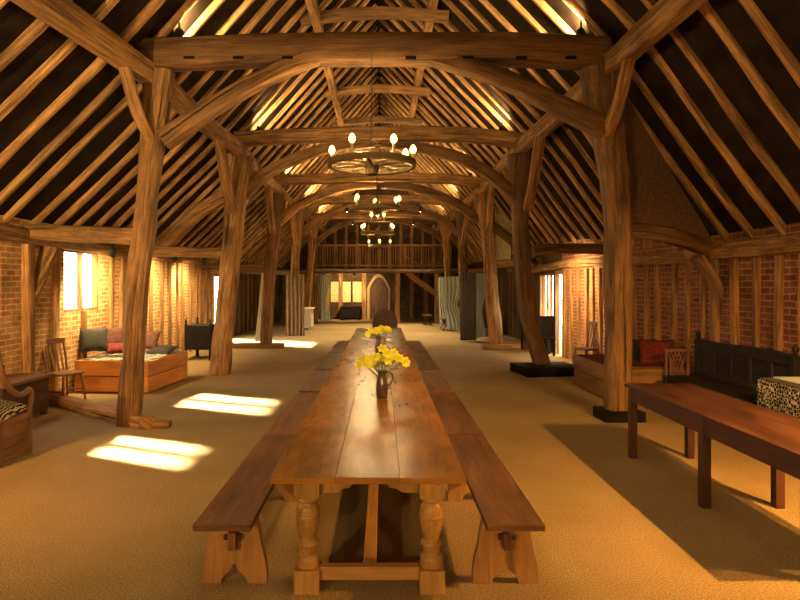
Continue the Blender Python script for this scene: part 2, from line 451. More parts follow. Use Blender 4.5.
def wall_cells(mb, p0, p1, zt, th, side, openings):
    """wall from p0 to p1 (inner face), openings (s0,s1,z0,z1) in metres along it"""
    p0 = V(*p0, 0); p1 = V(*p1, 0); Lw = (p1 - p0).length; t = (p1 - p0) / Lw
    n = V(side, 0, 0)
    ss = sorted({0, Lw, *[a for o in openings for a in o[:2]]}); zs = sorted({0, zt, *[a for o in openings for a in o[2:]]})
    ang = math.atan2(t.y, t.x); M3 = Matrix.Rotation(ang, 3, 'Z')
    nn = V(-t.y, t.x, 0)
    if nn.dot(n) < 0: nn = -nn
    for i in range(len(ss) - 1):
        for k in range(len(zs) - 1):
            sm, zm = (ss[i] + ss[i + 1]) / 2, (zs[k] + zs[k + 1]) / 2
            if any(o[0] < sm < o[1] and o[2] < zm < o[3] for o in openings): continue
            c = p0 + t * sm + nn * th / 2; c.z = zm
            mb.box(c, (ss[i + 1] - ss[i], th, zs[k + 1] - zs[k]), M3, off=0)

# left wall: brick to y=19.6, boarding beyond
WL = [(6.95, 7.88, 1.28, 2.10), (9.42, 10.60, 1.30, 2.30)]
DL = (17.9, 19.5, 0.0, 2.05)
mb = MB(); wall_cells(mb, (XL, Y0), (XL, 19.6), 2.70, 0.14, -1, [(a - Y0, b - Y0, c, d) for a, b, c, d in WL + [DL]])
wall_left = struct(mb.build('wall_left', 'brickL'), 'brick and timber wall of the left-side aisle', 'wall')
mb = MB(); wall_cells(mb, (XL, 19.6), (XL, Y1), 2.62, 0.28, -1, [])
struct(mb.build('wall_left_boarded', 'boards', wall_left), 'dark boarded far stretch', 'wall')
del wall_left.children[0]['category']
# right wall
DR = (14.5, 15.12, 0.0, 2.08); WR = (15.22, 16.6, 0.68, 2.02)
mb = MB(); wall_cells(mb, (XR, Y0), (XR, 9.0), 2.45, 0.28, 1, [])
wall_cells(mb, (XR, 9.0), (XR2, 14.5), 2.75, 0.28, 1, [])
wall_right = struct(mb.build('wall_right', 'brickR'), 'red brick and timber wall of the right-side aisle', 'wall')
mb = MB(); wall_cells(mb, (XR2, 14.5), (XR2, Y1), 2.85, 0.12, 1, [(a - 14.5, b - 14.5, c, d) for a, b, c, d in (DR, WR)])
w = mb.build('boarded_stretch', 'boards', wall_right)
# end walls with gables
def gable(name, y, th, mat, label, openings=()):
    mb = MB()
    poly = [(-5.3, 0), (4.95, 0), (4.95, 2.3), (3.0, CH + 3.0), (RIDGE.x, RIDGE.z + 0.1), (-3.05, CH + 2.95), (-5.3, 2.6)]
    Mx = Matrix(((1, 0, 0, 0), (0, 0, 1, y), (0, 1, 0, 0), (0, 0, 0, 1)))
    mb.prism(poly, th, Mx)
    return struct(mb.build(name, mat), label, 'wall')
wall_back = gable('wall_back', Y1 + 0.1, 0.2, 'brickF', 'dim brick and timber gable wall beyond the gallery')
gable('wall_front', Y0 - 0.1, 0.2, 'boards', 'boarded gable wall behind the viewpoint')

# roof linings
def roof_pts(side):
    if side < 0: return [V(-5.22, 0, CH + 0.8 - 0.17 * 0.99), V(-3.0, 0, CH + 2.83), RIDGE.copy()]
    return [V(4.97, 0, CH + 0.5 - 0.22 * 1.36), V(2.98, 0, CH + 2.90), RIDGE.copy()]
RP = {-1: roof_pts(-1), 1: roof_pts(1)}
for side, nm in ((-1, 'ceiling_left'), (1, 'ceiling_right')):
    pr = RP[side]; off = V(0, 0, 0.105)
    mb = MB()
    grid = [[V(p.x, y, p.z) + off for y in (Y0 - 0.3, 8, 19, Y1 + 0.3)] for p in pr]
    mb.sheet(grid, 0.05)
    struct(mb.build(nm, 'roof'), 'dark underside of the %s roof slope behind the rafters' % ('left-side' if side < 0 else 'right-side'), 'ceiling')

# ---------------------------------------------------------------- the timber frame
SIDE = {-1: 'left side', 1: 'right side'}
FR = [  # Y, (Lx, Lz', Rx, Rz') plate centre over the posts, post feet (Lx,Ly,Rx,Ry)
    (2.9, (-3.37, 2.61, 2.78, 2.56), None),
    (7.45, (-2.88, 2.61, 2.83, 2.72), ((-3.11, 7.40), (3.05, 7.75))),
    (11.8, (-2.78, 2.63, 2.70, 2.69), ((-3.14, 11.6), (3.17, 11.95))),
    (16.5, (-2.89, 2.64, 2.78, 2.64), ((-3.19, 16.5), (3.12, 16.4))),
    (20.6, (-2.88, 2.64, 2.72, 2.64), ((-3.05, 20.5), (2.85, 20.5))),
    (25.0, (-2.83, 2.60, 2.62, 2.60), ((-3.15, 25.0), (2.85, 25.0))),
    (29.9, (-2.85, 2.60, 2.65, 2.60), None)]
def plate_at(side, y):
    for a, b in zip(FR, FR[1:]):
        if a[0] <= y <= b[0] or b is FR[-1] or (a is FR[0] and y < a[0]):
            if y > b[0] and b is not FR[-1]: continue
            t = (y - a[0]) / (b[0] - a[0]); i = 0 if side < 0 else 2
            return V(a[1][i] + (b[1][i] - a[1][i]) * t, y, CH + a[1][i + 1] + (b[1][i + 1] - a[1][i + 1]) * t)
BAY = ['above the viewpoint', 'between the first and second tie beams', 'between the second and third tie beams', 'between the third and fourth tie beams', 'between the fourth and fifth tie beams', 'between the fifth tie beam and the far gable']
NTH = ['', 'nearest', 'second', 'third', 'fourth', 'fifth']
for side in (-1, 1):
    for k, (a, b) in enumerate(zip(FR, FR[1:])):
        pa, pb = plate_at(side, a[0]), plate_at(side, b[0])
        if k == 0: pa = pa + (pa - pb) * 0.9
        mid = pa.lerp(pb, 0.5) + V(R.uniform(-.03, .03), 0, R.uniform(-.05, .02))
        timber('arcade_plate', [pa, mid, pb + V(0, 0.02, 0)], (0.22, 0.26), '%s arcade plate %s' % (SIDE[side].replace(' ', '-'), BAY[k]), 'beam', 'oak', group='arcade plates', seg=18)
# posts
POSTW = {(1, -1): 0.24, (1, 1): 0.31, (2, -1): 0.37, (2, 1): 0.31, (3, -1): 0.32, (3, 1): 0.36, (4, -1): 0.30, (4, 1): 0.30, (5, -1): 0.30, (5, 1): 0.30}
for k in range(1, 6):
    Y, pl, feet = FR[k]
    for side in (-1, 1):
        top = plate_at(side, Y); fx, fy = feet[0] if side < 0 else feet[1]
        w = POSTW[(k, side)]
        z0 = 0.0
        if (k, side) in ((1, 1),): z0 = 0.13
        if (k, side) in ((2, 1),): z0 = 0.17
        if (k, side) in ((3, 1), (3, -1)): z0 = 0.13
        p0 = V(fx, fy, z0); p3 = V(top.x + side * 0.02, Y, top.z - 0.12)
        if k == 1 and side < 0: p3 = V(-2.74, Y, top.z + 0.05)
        if k == 1 and side > 0: p3 = V(2.70, Y + .02, top.z + 0.0)
        m1 = p0.lerp(p3, 0.35) + V(R.uniform(-.03, .03), 0, 0); m2 = p0.lerp(p3, 0.72) + V(R.uniform(-.03, .03), 0, 0)
        if k == 1 and side > 0: m1 = V(3.03, 7.7, 1.6); m2 = V(2.95, 7.6, 3.0)
        if k == 1 and side < 0: m1 = V(-3.03, 7.41, 1.5); m2 = V(-2.89, 7.43, 3.0); p3.x = -2.76
        if k == 2 and side > 0: m1 = V(2.86, 11.9, 1.40); m2 = V(2.74, 11.85, 2.95)
        cap = w * 1.5
        state = {(1, -1): 'pale cracked', (1, 1): 'upright dark-cracked', (2, -1): 'broad tan', (2, 1): 'sharply leaning dark', (3, -1): 'slim dark leaning', (3, 1): 'pale leaning', (4, -1): 'tan', (4, 1): 'dark brown', (5, -1): 'bent tan', (5, 1): 'slender brown'}[(k, side)]
        timber('arcade_post', [p0, m1, m2, p3], [(w * 0.98, w * 0.95), (w * 0.92, w), (w * 0.95, w), (cap, w)],
               '%s oak post under the %s tie beam on the %s' % (state, ORD[k - 1], SIDE[side]), 'post',
               'oakdark' if (k, side) in ((2, 1), (3, -1), (4, 1)) else 'oakmid' if (k, side) == (1, 1) else 'oak', up=(0, 1, 0), seg=22, jit=0.028, cham=0.35, group='arcade posts')
        # longitudinal braces from post to plate, towards the viewer and away
        for dirn in ((-1, 1) if k > 1 else (-1,)):
            if dirn > 0 and k > 3: continue
            q0 = p0.lerp(p3, 0.74 if k > 1 else 0.80) + V(0, dirn * w * 0.45, 0)
            run = 1.45 if k > 1 else 0.62
            q2 = plate_at(side, Y + dirn * run) + V(0, 0, -0.08)
            q1 = q0.lerp(q2, 0.5) + V(0, 0, -0.10)
            if k > 1: timber('plate_brace', [q0, q1, q2], (0.12, 0.17), 'curved brace from the %s %s post up to the plate, %s' % (ORD[k - 1], SIDE[side].replace(' ', '-'), 'leaning towards the viewer' if dirn < 0 else 'leaning towards the gallery'), 'brace', 'oak', up=(1, 0, 0), seg=9, group='arcade plate braces')
            else: timber('plate_brace', [q0, q1, q2], (0.10, 0.13), 'short straight brace propping the near plate on the %s' % SIDE[side], 'brace', 'oak', up=(1, 0, 0), seg=6, group='arcade plate braces')
# tie beams
for k in range(1, 7):
    Y, pl, feet = FR[k]
    h = 0.36 if k == 1 else 0.27
    zl, zr = CH + pl[1] + 0.10 + h / 2, CH + pl[3] + 0.02 + h / 2
    xl, xr = pl[0] - 0.10, pl[2] + 0.08
    if k == 1: zl, zr, xl, xr = CH + 2.74 + .1, CH + 2.74 + .13, -3.08, 2.80
    camber = 0.10 if k != 1 else 0.06
    pts = [V(xl, Y, zl), V(xl * .4 + xr * 0.1, Y, (zl + zr) / 2 + camber), V(xr * .5, Y, (zl + zr) / 2 + camber), V(xr, Y + .02, zr)]
    if k < 6:
        timber('tie_beam', pts, (0.28, h), '%s tie beam spanning the nave%s' % (ORD[k - 1], ', thickest and closest to the viewer' if k == 1 else ''), 'beam', 'oakdark' if k in (1,) else 'oak', seg=20, jit=0.016, group='tie beams')
# mortices along the near tie beam
nt_ = [o for o in C.objects if o.name == 'tie_beam'][0]
for x in (-2.35, -1.75, -1.15, .35, 1.05, 1.7, 2.3):
    MB().box((x - nt_.location.x, -.137, CH + 2.77 - nt_.location.z), (.13, .03, .035)).build('mortice', 'black', nt_)
# arch braces
for k in range(1, 6):
    Y, pl, feet = FR[k]
    for side in (-1, 1):
        if k == 1:
            px = [(165, 141), (212, 110), (260, 82), (305, 62), (348, 46)] if side < 0 else [(604, 130), (550, 103), (500, 80), (452, 64), (392, 45)]
            pts = [P(x, y, Y) + V(0, -0.04 + (.12 if i_ == 4 else 0) * (1 if side < 0 else .6), 0) for i_, (x, y) in enumerate(px)]; sz = [(0.22, 0.24), (0.20, 0.22), (0.2, 0.2), (0.2, 0.2), (0.18, 0.16)]
        else:
            base = [(2.72, 1.72), (2.22, 2.18), (1.55, 2.52), (0.85, 2.69), (0.06, 2.76)]
            pts = [V(side * a - 0.08, Y, CH + z + R.uniform(-.03, .03)) for a, z in base]; sz = [(0.18, 0.24), (0.18, 0.23), (0.18, 0.22), (0.18, 0.2), (0.16, 0.16)]
        timber('arch_brace', pts, sz, 'curved arch brace from the %s post on the %s to its tie beam' % (ORD[k - 1], SIDE[side]), 'brace', 'oak' if side < 0 else 'oakdark', up=(0, 0, 1), seg=18, jit=0.014, group='arch braces')
# aisle ties, struts, sills and wall posts
WPL, WPR = 8.40, 8.35
timber('aisle_tie', [V(-2.98, 7.55, 2.33), V(-4.05, 8.15, 2.42), V(-4.98, WPL, 2.47)], (0.18, 0.22), 'pale aisle tie from the first left-side post to the wall', 'beam', 'oak', group='aisle ties')
timber('aisle_tie', [V(3.0, 7.78, 2.44), V(3.7, 8.0, 2.42), V(4.3, 8.25, 2.30), V(4.60, WPR, 2.18)], (0.18, 0.20), 'bowed dark aisle tie from the first right-side post to the wall', 'beam', 'oakdark', group='aisle ties')
timber('aisle_tie', [V(3.0, 11.95, 2.42), V(3.7, 12.0, 2.46), V(4.50, 12.1, 2.45)], (0.2, 0.2), 'dark level aisle tie beside the sharply leaning post', 'beam', 'oakdark', group='aisle ties')
timber('aisle_tie', [V(2.9, 16.5, 2.30), V(3.6, 16.5, 2.34), V(4.4, 16.5, 2.35)], (0.18, 0.2), 'pale aisle tie below the cream panel', 'beam', 'oak', group='aisle ties')
timber('aisle_tie', [V(-3.0, 11.7, 2.35), V(-4.98, 11.7, 2.40)], (0.18, 0.2), 'aisle tie behind the first pale cracked post', 'beam', 'oak', group='aisle ties')
timber('aisle_tie', [V(-3.1, 16.5, 2.20), V(-4.98, 16.5, 2.25)], (0.18, 0.2), 'dark aisle tie beside the slim dark leaning post', 'beam', 'oakdark', group='aisle ties')
timber('aisle_tie', [V(-3.0, 20.6, 2.15), V(-4.98, 20.6, 2.2)], (0.18, 0.18), 'dark aisle tie above the brown curtain', 'beam', 'oakdark', group='aisle ties')
timber('aisle_tie', [V(2.8, 20.6, 2.2), V(4.3, 20.6, 2.25)], (0.18, 0.18), 'dark aisle tie above the dark gathered curtain', 'beam', 'oakdark', group='aisle ties')
timber('aisle_strut', [V(-4.35, 11.72, CH + .72), V(-4.0, 11.72, CH + 1.05), V(-3.55, 11.72, CH + 1.45), V(-2.98, 11.72, CH + 1.80)], (0.16, 0.26), 'broad curved strut under the rafters behind the first left-side post', 'brace', 'oak', seg=12)
timber('aisle_strut', [V(4.0, 16.45, CH + .80), V(3.4, 16.45, CH + 1.35), V(2.85, 16.45, CH + 1.75)], (0.16, 0.24), 'broad strut under the rafters beside the cream panel', 'brace', 'oakdark', seg=12)
timber('sill_beam', [V(-2.82, 7.22, 0.06), V(-3.9, 8.05, 0.07), V(-4.96, 8.92, 0.07)], (0.20, 0.14), 'weathered floor timber from the pale cracked post towards the wall', 'beam', 'oak', jit=0.02)
timber('sill_beam', [V(-2.7, 16.5, 0.06), V(-4.9, 16.6, 0.06)], (0.3, 0.13), 'dark floor timber under the slim dark leaning post', 'beam', 'oakdark', jit=0.015)
timber('sill_beam', [V(2.65, 11.65, 0.085), V(3.3, 11.75, 0.085), V(3.75, 11.8, 0.085)], (0.9, 0.17), 'broad dark floor block under the sharply leaning post', 'beam', 'black', jit=0.015)
timber('sill_beam', [V(2.72, 16.3, 0.065), V(4.1, 16.3, 0.065)], (0.35, 0.13), 'pale floor timber under the pale leaning post', 'beam', 'oak', jit=0.012)
timber('post_pad', [V(2.80, 7.72, 0.065), V(3.30, 7.74, 0.065)], (0.44, 0.13), 'dark pad under the upright post beside the long red-brown table', 'block', 'black', jit=0.015)
timber('pad_stone', [V(-2.78, 7.3, 0.035), V(-2.58, 7.32, 0.03)], (0.15, 0.07), 'small grey lump beside the foot of the pale cracked post', 'block', 'oak', jit=0.015)
for side, xw, yw, zt, braces in ((-1, XL, WPL, 2.36, True), (1, XR, WPR, 2.10, True)):
    inx = xw + (0.01 if side < 0 else 0.05)
    lab = 'wall post with a knee brace %s' % ('above the old chest by the window' if side < 0 else 'above the dark panelled settle')
    t = thing('wall_post', lab, 'post', (inx, yw, 0), group='wall posts'); t['kind'] = 'thing'
    timber('shaft', [V(0, 0, 0.0), V(0, 0, zt)], (0.20, 0.16), '', '', 'oak', up=(0, 1, 0), parent=t, jit=0.01)
    if side < 0: kn = [V(0, .05, zt - 0.95), V(0.06, .28, zt - .45), V(0.10, .42, zt - 0.08)]
    else: kn = [V(-.02, -0.05, zt - 0.85), V(-.10, -0.10, zt - .40), V(-0.38, -0.12, zt + .02)]
    mb = MB().sweep(kn, [(0.10, 0.12), (0.1, 0.20), (0.1, 0.26)], (0, 1, 0) if side > 0 else (1, 0, 0), 10, 0.008, seed=3)
    mb.build('knee_brace', 'oak', t)
# wall plates
timber('wall_plate', [V(XL + .02, -2.8, CH + .66), V(XL + .02, 6, CH + .68), V(XL + .03, 13, CH + .64), V(XL + .02, 20, CH + .66), V(XL + .02, 30, CH + .66)], (0.24, 0.2), 'long pale wall plate above the brick wall with the bright window', 'beam', 'oak', seg=44)
timber('wall_plate', [V(XR - .02, -2.8, CH + .45), V(XR - .02, 6.2, CH + .46), V(XR, 9.0, CH + .46)], (0.24, 0.2), 'wall plate above the red brick wall behind the settle', 'beam', 'oak', seg=34)
timber('wall_plate', [V(XR, 8.95, CH + .40), V(4.50, 12, CH + .46), V(XR2, 14.6, CH + .48), V(XR2 - .01, 18, CH + .40)], (0.24, 0.17), 'bowed pale wall plate above the bright doorway', 'beam', 'oak', seg=34)
timber('wall_plate', [V(XR2, 18, CH + .5), V(XR2, 30, CH + .5)], (0.2, 0.17), 'dark wall plate beyond the bright doorway', 'beam', 'oakdark', seg=34)
# studs of the walls
def stud(parent, x, y, z0, z1, w, mat, lean=0.0):
    SEED[0] += 1
    MB().sweep([V(x, y, z0), V(x, y + lean * .5 + R.uniform(-.02, .02), (z0 + z1) / 2), V(x, y + lean, z1)], (w, 0.09), (1, 0, 0), 8, 0.008, seed=SEED[0]).build('stud', mat, parent)
y = 3.4
while y < 19.0:
    if all(not (a - .08 < y < b + .08) for a, b, _, _ in WL + [DL]) and not (7.8 < y < 8.75):
        stud(wall_left, XL + 0.015, y, 0.0, CH + .57, R.uniform(.09, .14), 'oak', R.uniform(-.08, .08))
    y += R.uniform(0.42, 0.6)
for a, b, z0, z1 in WL:
    stud(wall_left, XL + 0.015, (a + b) / 2, 0.0, z0, 0.12, 'oak')
y = 6.2
while y < 14.4:
    x = XR if y < 9 else XR + (XR2 - XR) * (y - 9) / 5.5
    if abs(y - WPR) > 0.18: stud(wall_right, x - 0.012, y, 0.0, CH + .36, R.uniform(.09, .13), 'oak', R.uniform(-.06, .06))
    y += R.uniform(0.36, 0.52)
for y in [17.2 + .62 * i for i in range(20)]:
    stud(wall_right, XR2 - 0.012, y, 0.0, 2.2, 0.12, 'oakdark')
for y in [20.2 + .7 * i for i in range(13)]:
    stud(wall_left, XL + 0.012, y, 0.0, 2.3, 0.12, 'oakdark')
# infill triangles in the right-side aisle
def panel_poly(name, poly, y, th, mat, label, cat, skew=0.0):
    Mx = Matrix(((1, 0, 0, 0), (skew, 0, 1, y), (0, 1, 0, 0), (0, 0, 0, 1)))
    return tag(MB().prism(poly, th, Mx).build(name, mat), label, cat, None, 'thing')
panel_poly('plaster_infill', [(3.12, 2.52), (4.45, 2.30), (4.55, 2.36), (3.12, CH + 2.62)], 7.02, 0.05, 'plaster', 'large dark brown triangular infill beside the upright post', 'panel', skew=0.28)
panel_poly('plaster_infill', [(3.20, 2.40), (3.62, 2.40), (3.62, 3.50), (3.20, 3.95)], 16.9, 0.05, 'cream', 'tall cream infill panel under the rafters behind the pale leaning post', 'panel')
timber('infill_batten', [V(3.5, 7.93, 2.22), V(3.5, 7.93, 2.48)], (0.14, 0.10), 'short dark upright under the bowed dark aisle tie', 'beam', 'oakdark', up=(0, 1, 0), jit=.006)
# ridge and purlins, collars
for side in (-1, 1):
    x, z = (-1.16, CH + 4.62) if side < 0 else (0.86, CH + 4.86)
    timber('purlin', [V(x, -1, z), V(x + .02, 7, z - .03), V(x, 15, z + .02), V(x - .02, 22, z - .02), V(x, 30, z)], (0.16, 0.18), 'long purlin under the upper rafters on the %s' % SIDE[side], 'beam', 'oak', seg=50, group='purlins')
for i, (yc, dz) in enumerate(((5.9, 0), (10.45, 0), (14.5, 0), (17.2, 0), (20.6, 0), (25.0, 0))):
    timber('collar', [V(-1.42, yc, CH + 4.62), V(-.1, yc, CH + 4.74), V(1.16, yc, CH + 4.66)], (0.13, 0.19), 'collar beam joining the rafters %s' % ['high above the viewer', 'just beyond the first tie beam', 'just beyond the second tie beam', 'close before the third tie beam', 'over the fourth tie beam', 'over the fifth tie beam'][i], 'beam', 'oakdark' if i % 2 else 'oak', seg=10, group='collars')
# rafters
ry = 1.35; ridx = {}
ys = []
while ry < 29.9:
    ys.append(ry); ry += 0.555
for i, yb in enumerate(ys):
    for side in (-1, 1):
        y = yb + R.uniform(-.05, .05) + (0.1 if side > 0 else 0)
        pr = RP[side]
        off = V(0, 0, 0.015)
        a = pr[0].lerp(pr[1], 0.07) + off; b = pr[1] + off; c = pr[2] + V(side * 0.05, 0, -0.03)
        d1, d2 = R.uniform(-.05, .05), R.uniform(-.05, .05)
        w = R.uniform(.075, .105)
        pts = [V(a.x, y + d1, a.z), V((a.x + b.x) / 2, y + R.uniform(-.03, .03), (a.z + b.z) / 2 + R.uniform(-.02, .01)), V(b.x, y, b.z), V((b.x + c.x) / 2, y + R.uniform(-.03, .03), (b.z + c.z) / 2 + R.uniform(-.02, .01)), V(c.x, y + d2, c.z)]
        k = max(0, sum(1 for f in FR if f[0] < y) - 1)
        ridx[(side, k)] = ridx.get((side, k), 0) + 1
        n = ridx[(side, k)]
        timber('rafter', pts, (w, R.uniform(.075, .095)), '%s %s rafter %s, counting from the viewer' % (ORD[n - 1], SIDE[side].replace(' ', '-'), BAY[k]), 'rafter', 'rafter', seg=14, jit=0.012, cham=0.35, group='rafters of the %s roof slope' % SIDE[side])

# ---------------------------------------------------------------- windows and doors
def window(name, x, y0, y1, z0, z1, side, lights, label, mat='oak'):
    t = struct(bpy.data.objects.new(name, None), label, 'window'); C.objects.link(t); t.location = (x + side * 0.06, (y0 + y1) / 2, z0)
    w, h = y1 - y0, z1 - z0; fw = 0.04
    mb = MB()
    for yy in (-w / 2 + fw / 2, w / 2 - fw / 2): mb.box((0, yy, h / 2), (0.1, fw, h))
    for zz in (fw / 2, h - fw / 2): mb.box((0, 0, zz), (0.1, w - 2 * fw, fw))
    mb.build('window_frame', mat, t)
    for i in range(1, lights):
        MB().box((-side * 0.02, -w / 2 + w * i / lights, h / 2), (0.07, 0.08 if lights < 3 else .05, h - 2 * fw)).build('mullion', mat, t)
    return t
window('window_1', XL, *WL[1], -1, 2, 'bright two-light window in the brick wall above the box bed')
window('window_2', XL, *WL[0], -1, 2, 'two-light window beside the viewpoint')
window('window_3', XR2, *WR, 1, 4, 'bright barred window beside the open doorway')
for nm, X, side, d, lab in (('door_1', XL, -1, DL, 'open sunny doorway behind the broad tan post'), ('door_2', XR2, 1, DR, 'narrow bright open doorway beside the barred window')):
    t = struct(bpy.data.objects.new(nm, None), lab, 'door'); C.objects.link(t); t.location = (X, (d[0] + d[1]) / 2, 0)
    hw = (d[1] - d[0]) / 2
    for sy in (-1, 1): MB().box((side * .06, sy * (hw - .02), d[3] / 2), (0.10, 0.04, d[3])).build('jamb', 'oak', t)
    MB().box((side * .06, 0, d[3] - .03), (0.10, hw * 2 - .08, 0.06)).build('lintel', 'oak', t)

# far end: arched door, panels, studs
t = struct(bpy.data.objects.new('door_3', None), 'dark pointed-arch door in a pale stone surround at the far end', 'door'); C.objects.link(t); t.location = (-0.17, Y1 - 0.02, 0)
def arch(w, h, n=8):
    sp = h - w * 0.62; pts = [(-w / 2, 0)]
    r = w * 0.92
    for i in range(n + 1):
        f = i / n; pts.append((-w / 2 * (1 - f) ** 1.0 * (1 - 0.0) - 0 + 0, sp + (h - sp) * math.sin(f * math.pi / 2) ** 0.9 if f < 1 else h))
    pts2 = [(-x, y) for x, y in pts[:-1]][::-1]
    return pts + pts2
Mx = Matrix(((1, 0, 0, 0), (0, 0, 1, 0), (0, 1, 0, 0), (0, 0, 0, 1)))
MB().prism(arch(0.90, 2.12), 0.10, Matrix.Translation((0, -0.10, 0)) @ Mx).build('door_leaf', 'boards', t)
MB().prism(arch(1.16, 2.28), 0.10, Matrix.Translation((0, -0.03, 0)) @ Mx).build('stone_surround', 'stone', t)
MB().tube([V(.26, -.17, .95), V(.26, -.21, .95), V(.26, -.21, .85), V(.26, -.17, .85)], .012, 6).build('handle', 'iron', t)
for x in (-2.72, -2.075, -0.90, 0.75, 1.5, 2.2, 2.9, 3.6, -3.5):
    MB().box((x, Y1 - .05, 1.25), (0.2, 0.12, 2.5)).build('stud', 'oak', wall_back)
for x in [-2.9 + .55 * i for i in range(11)]:
    MB().box((x, Y1 - .05, 3.6), (0.14, 0.12, 2.3)).build('stud', 'oak', wall_back)
for i in range(3):
    x = -2.33 + i * 0.55 - .02
    tag(MB().box((x, Y1 - .03, 1.38), (0.44, 0.06, 1.02)).build('cream_panel', 'cream'), '%s of three cream panels above the black chest on the far wall' % ['leftmost', 'middle', 'rightmost'][i], 'panel', 'cream panels on the far wall')
t = thing('oak_chest', 'black chest below the cream panels on the far wall', 'chest', (-1.55, 29.75, 0))
MB().box((0, 0, .34), (0.95, 0.5, .52)).build('body', 'black', t, bevel=.01)
MB().box((0, 0, .64), (1.02, 0.56, .06)).build('lid', 'black', t, bevel=.01)
for sx in (-1, 1):
    for sy in (-1, 1): MB().box((sx * .43, sy * .21, .04), (.08, .08, .08)).build('foot', 'black', t)

# gallery
GYY = 27.6
t = thing('gallery', 'timber gallery with a balustrade crossing the far end', 'gallery', (0, GYY, 0))
t['kind'] = 'thing'
MB().box((0.05, 0.9, 2.43), (7.4, 2.9, 0.06)).build('gallery_floor', 'boards', t)
MB().sweep([V(-3.9, -.6, 2.36), V(0, -.6, 2.38), V(4.1, -.6, 2.36)], (0.2, 0.22), seg=14, jit=.008).build('front_beam', 'oakdark', t)
MB().box((0.05, -.6, 3.52), (6.0, 0.08, 0.08)).build('handrail', 'oak', t)
MB().box((0.05, -.6, 2.60), (6.0, 0.07, 0.07)).build('bottom_rail', 'oak', t)
for i in range(53):
    x = -2.9 + 5.9 * i / 52
    MB().box((x, -.6, 3.055), (0.035, 0.035, 0.85)).build('baluster', 'oak', t)
for x in (-2.97, -1.0, 1.05, 3.07): MB().box((x, -.6, 3.02), (0.10, 0.10, 1.12)).build('newel', 'oak', t)
for x in (-2.95, 0.72, 2.45): MB().box((x, -.6, 1.125), (0.17, 0.17, 2.25)).build('post', 'oak', t)
# stair
t = thing('staircase', 'dark timber stair rising under the gallery beside the arched door', 'staircase', (1.1, 28.9, 0))
for sy in (0, .75):
    MB().sweep([V(0.1, sy, 2.32), V(2.0, sy, 0.95), V(3.15, sy, 0.12)], (0.05, 0.24), (0, 0, 1), 6).build('stringer', 'bed', t)
for i in range(11): MB().box((0.25 + i * .26, .37, 2.16 - i * .19), (0.28, .70, .04)).build('tread', 'boards', t)
MB().sweep([V(0.1, 0, 3.15 - .05), V(3.1, 0, 1.0)], (0.05, 0.07), (0, 0, 1), 3).build('handrail', 'oak', t)
for i in range(10): MB().box((0.35 + i * .28, 0, 2.56 - i * .20), (0.03, .03, .75)).build('baluster', 'oak', t)

# ---------------------------------------------------------------- refectory table
TY0, TY1, TX0, TX1 = 3.05, 13.7, -0.57, 0.43
TC = (TX0 + TX1) / 2
t = thing('refectory_table', 'very long polished oak table with turned legs down the middle of the nave', 'table', (TC, TY0, 0))
n = TY1 - TY0
top = thing_mb = MB()
for i, (a, b) in enumerate(((-.5, -.17), (-.1695, .16), (.1605, .5))):
    top.box(((a + b) / 2, n / 2, .733), (b - a, n, .034), grain=1, off=3.7 * i)
tp = top.build('tabletop', 'table', t, bevel=.003)
PROF = [(170, .052), (176, .057), (182, .060), (190, .058), (196, .047), (203, .050), (212, .060), (228, .067), (250, .068), (253, .071), (259, .071), (262, .067), (290, .064), (320, .056), (345, .045), (356, .042), (362, .046), (368, .058), (376, .062), (383, .056), (390, .052), (405, .050), (418, .047), (424, .054), (434, .064), (446, .066), (456, .063), (464, .066), (472, .066), (480, .055)]
prof = [(r, .7535 - .001303 * zy) for zy, r in PROF][::-1]
LX, LW = 0.352, 0.142
leg_src = []
for sx in (-1, 1):
    for j, yy in enumerate((0.37, 3.55, 7.1, n - .37)):
        mb = MB()
        mb.box((0, 0, .065), (LW, LW, .13), grain=2); mb.box((0, 0, .625), (LW, LW, .182), grain=2)
        mb.lathe(prof, (0, 0, 0), 28)
        o = mb.build('leg', 'turned', t, loc=(sx * LX, yy, 0), bevel=.004)
        MB().box((0, -LW / 2 - .0005, .62), (.012, .006, .012)).build('peg', 'mahogdark', o, loc=(sx * .03, 0, 0))
for yy in (0.37, n - .37):
    z0, z1 = .548, .716; w = LX - LW / 2
    poly = [(-w, z1), (-w, z0), (-w + .10, z0 + .004), (-w + .13, z0 + .026), (-w + .17, z0 + .030), (-.10, z0 + .050), (.10, z0 + .050), (w - .17, z0 + .030), (w - .13, z0 + .026), (w - .10, z0 + .004), (w, z0), (w, z1)]
    MB().prism(poly, .03, Matrix.Translation((0, yy, 0)) @ Mx).build('apron', 'turned', t, bevel=.002)
    MB().box((0, yy, .098), (2 * w, .06, .075)).build('stretcher', 'turned', t, bevel=.004)
for sx in (-1, 1):
    MB().box((sx * (LX + .02), n / 2, .645), (.03, n - .9, .14), grain=1).build('apron', 'turned', t, bevel=.002)
MB().box((0.0, n / 2, .10), (.075, n - .8, .07), grain=1).build('stretcher', 'turned', t, bevel=.004)

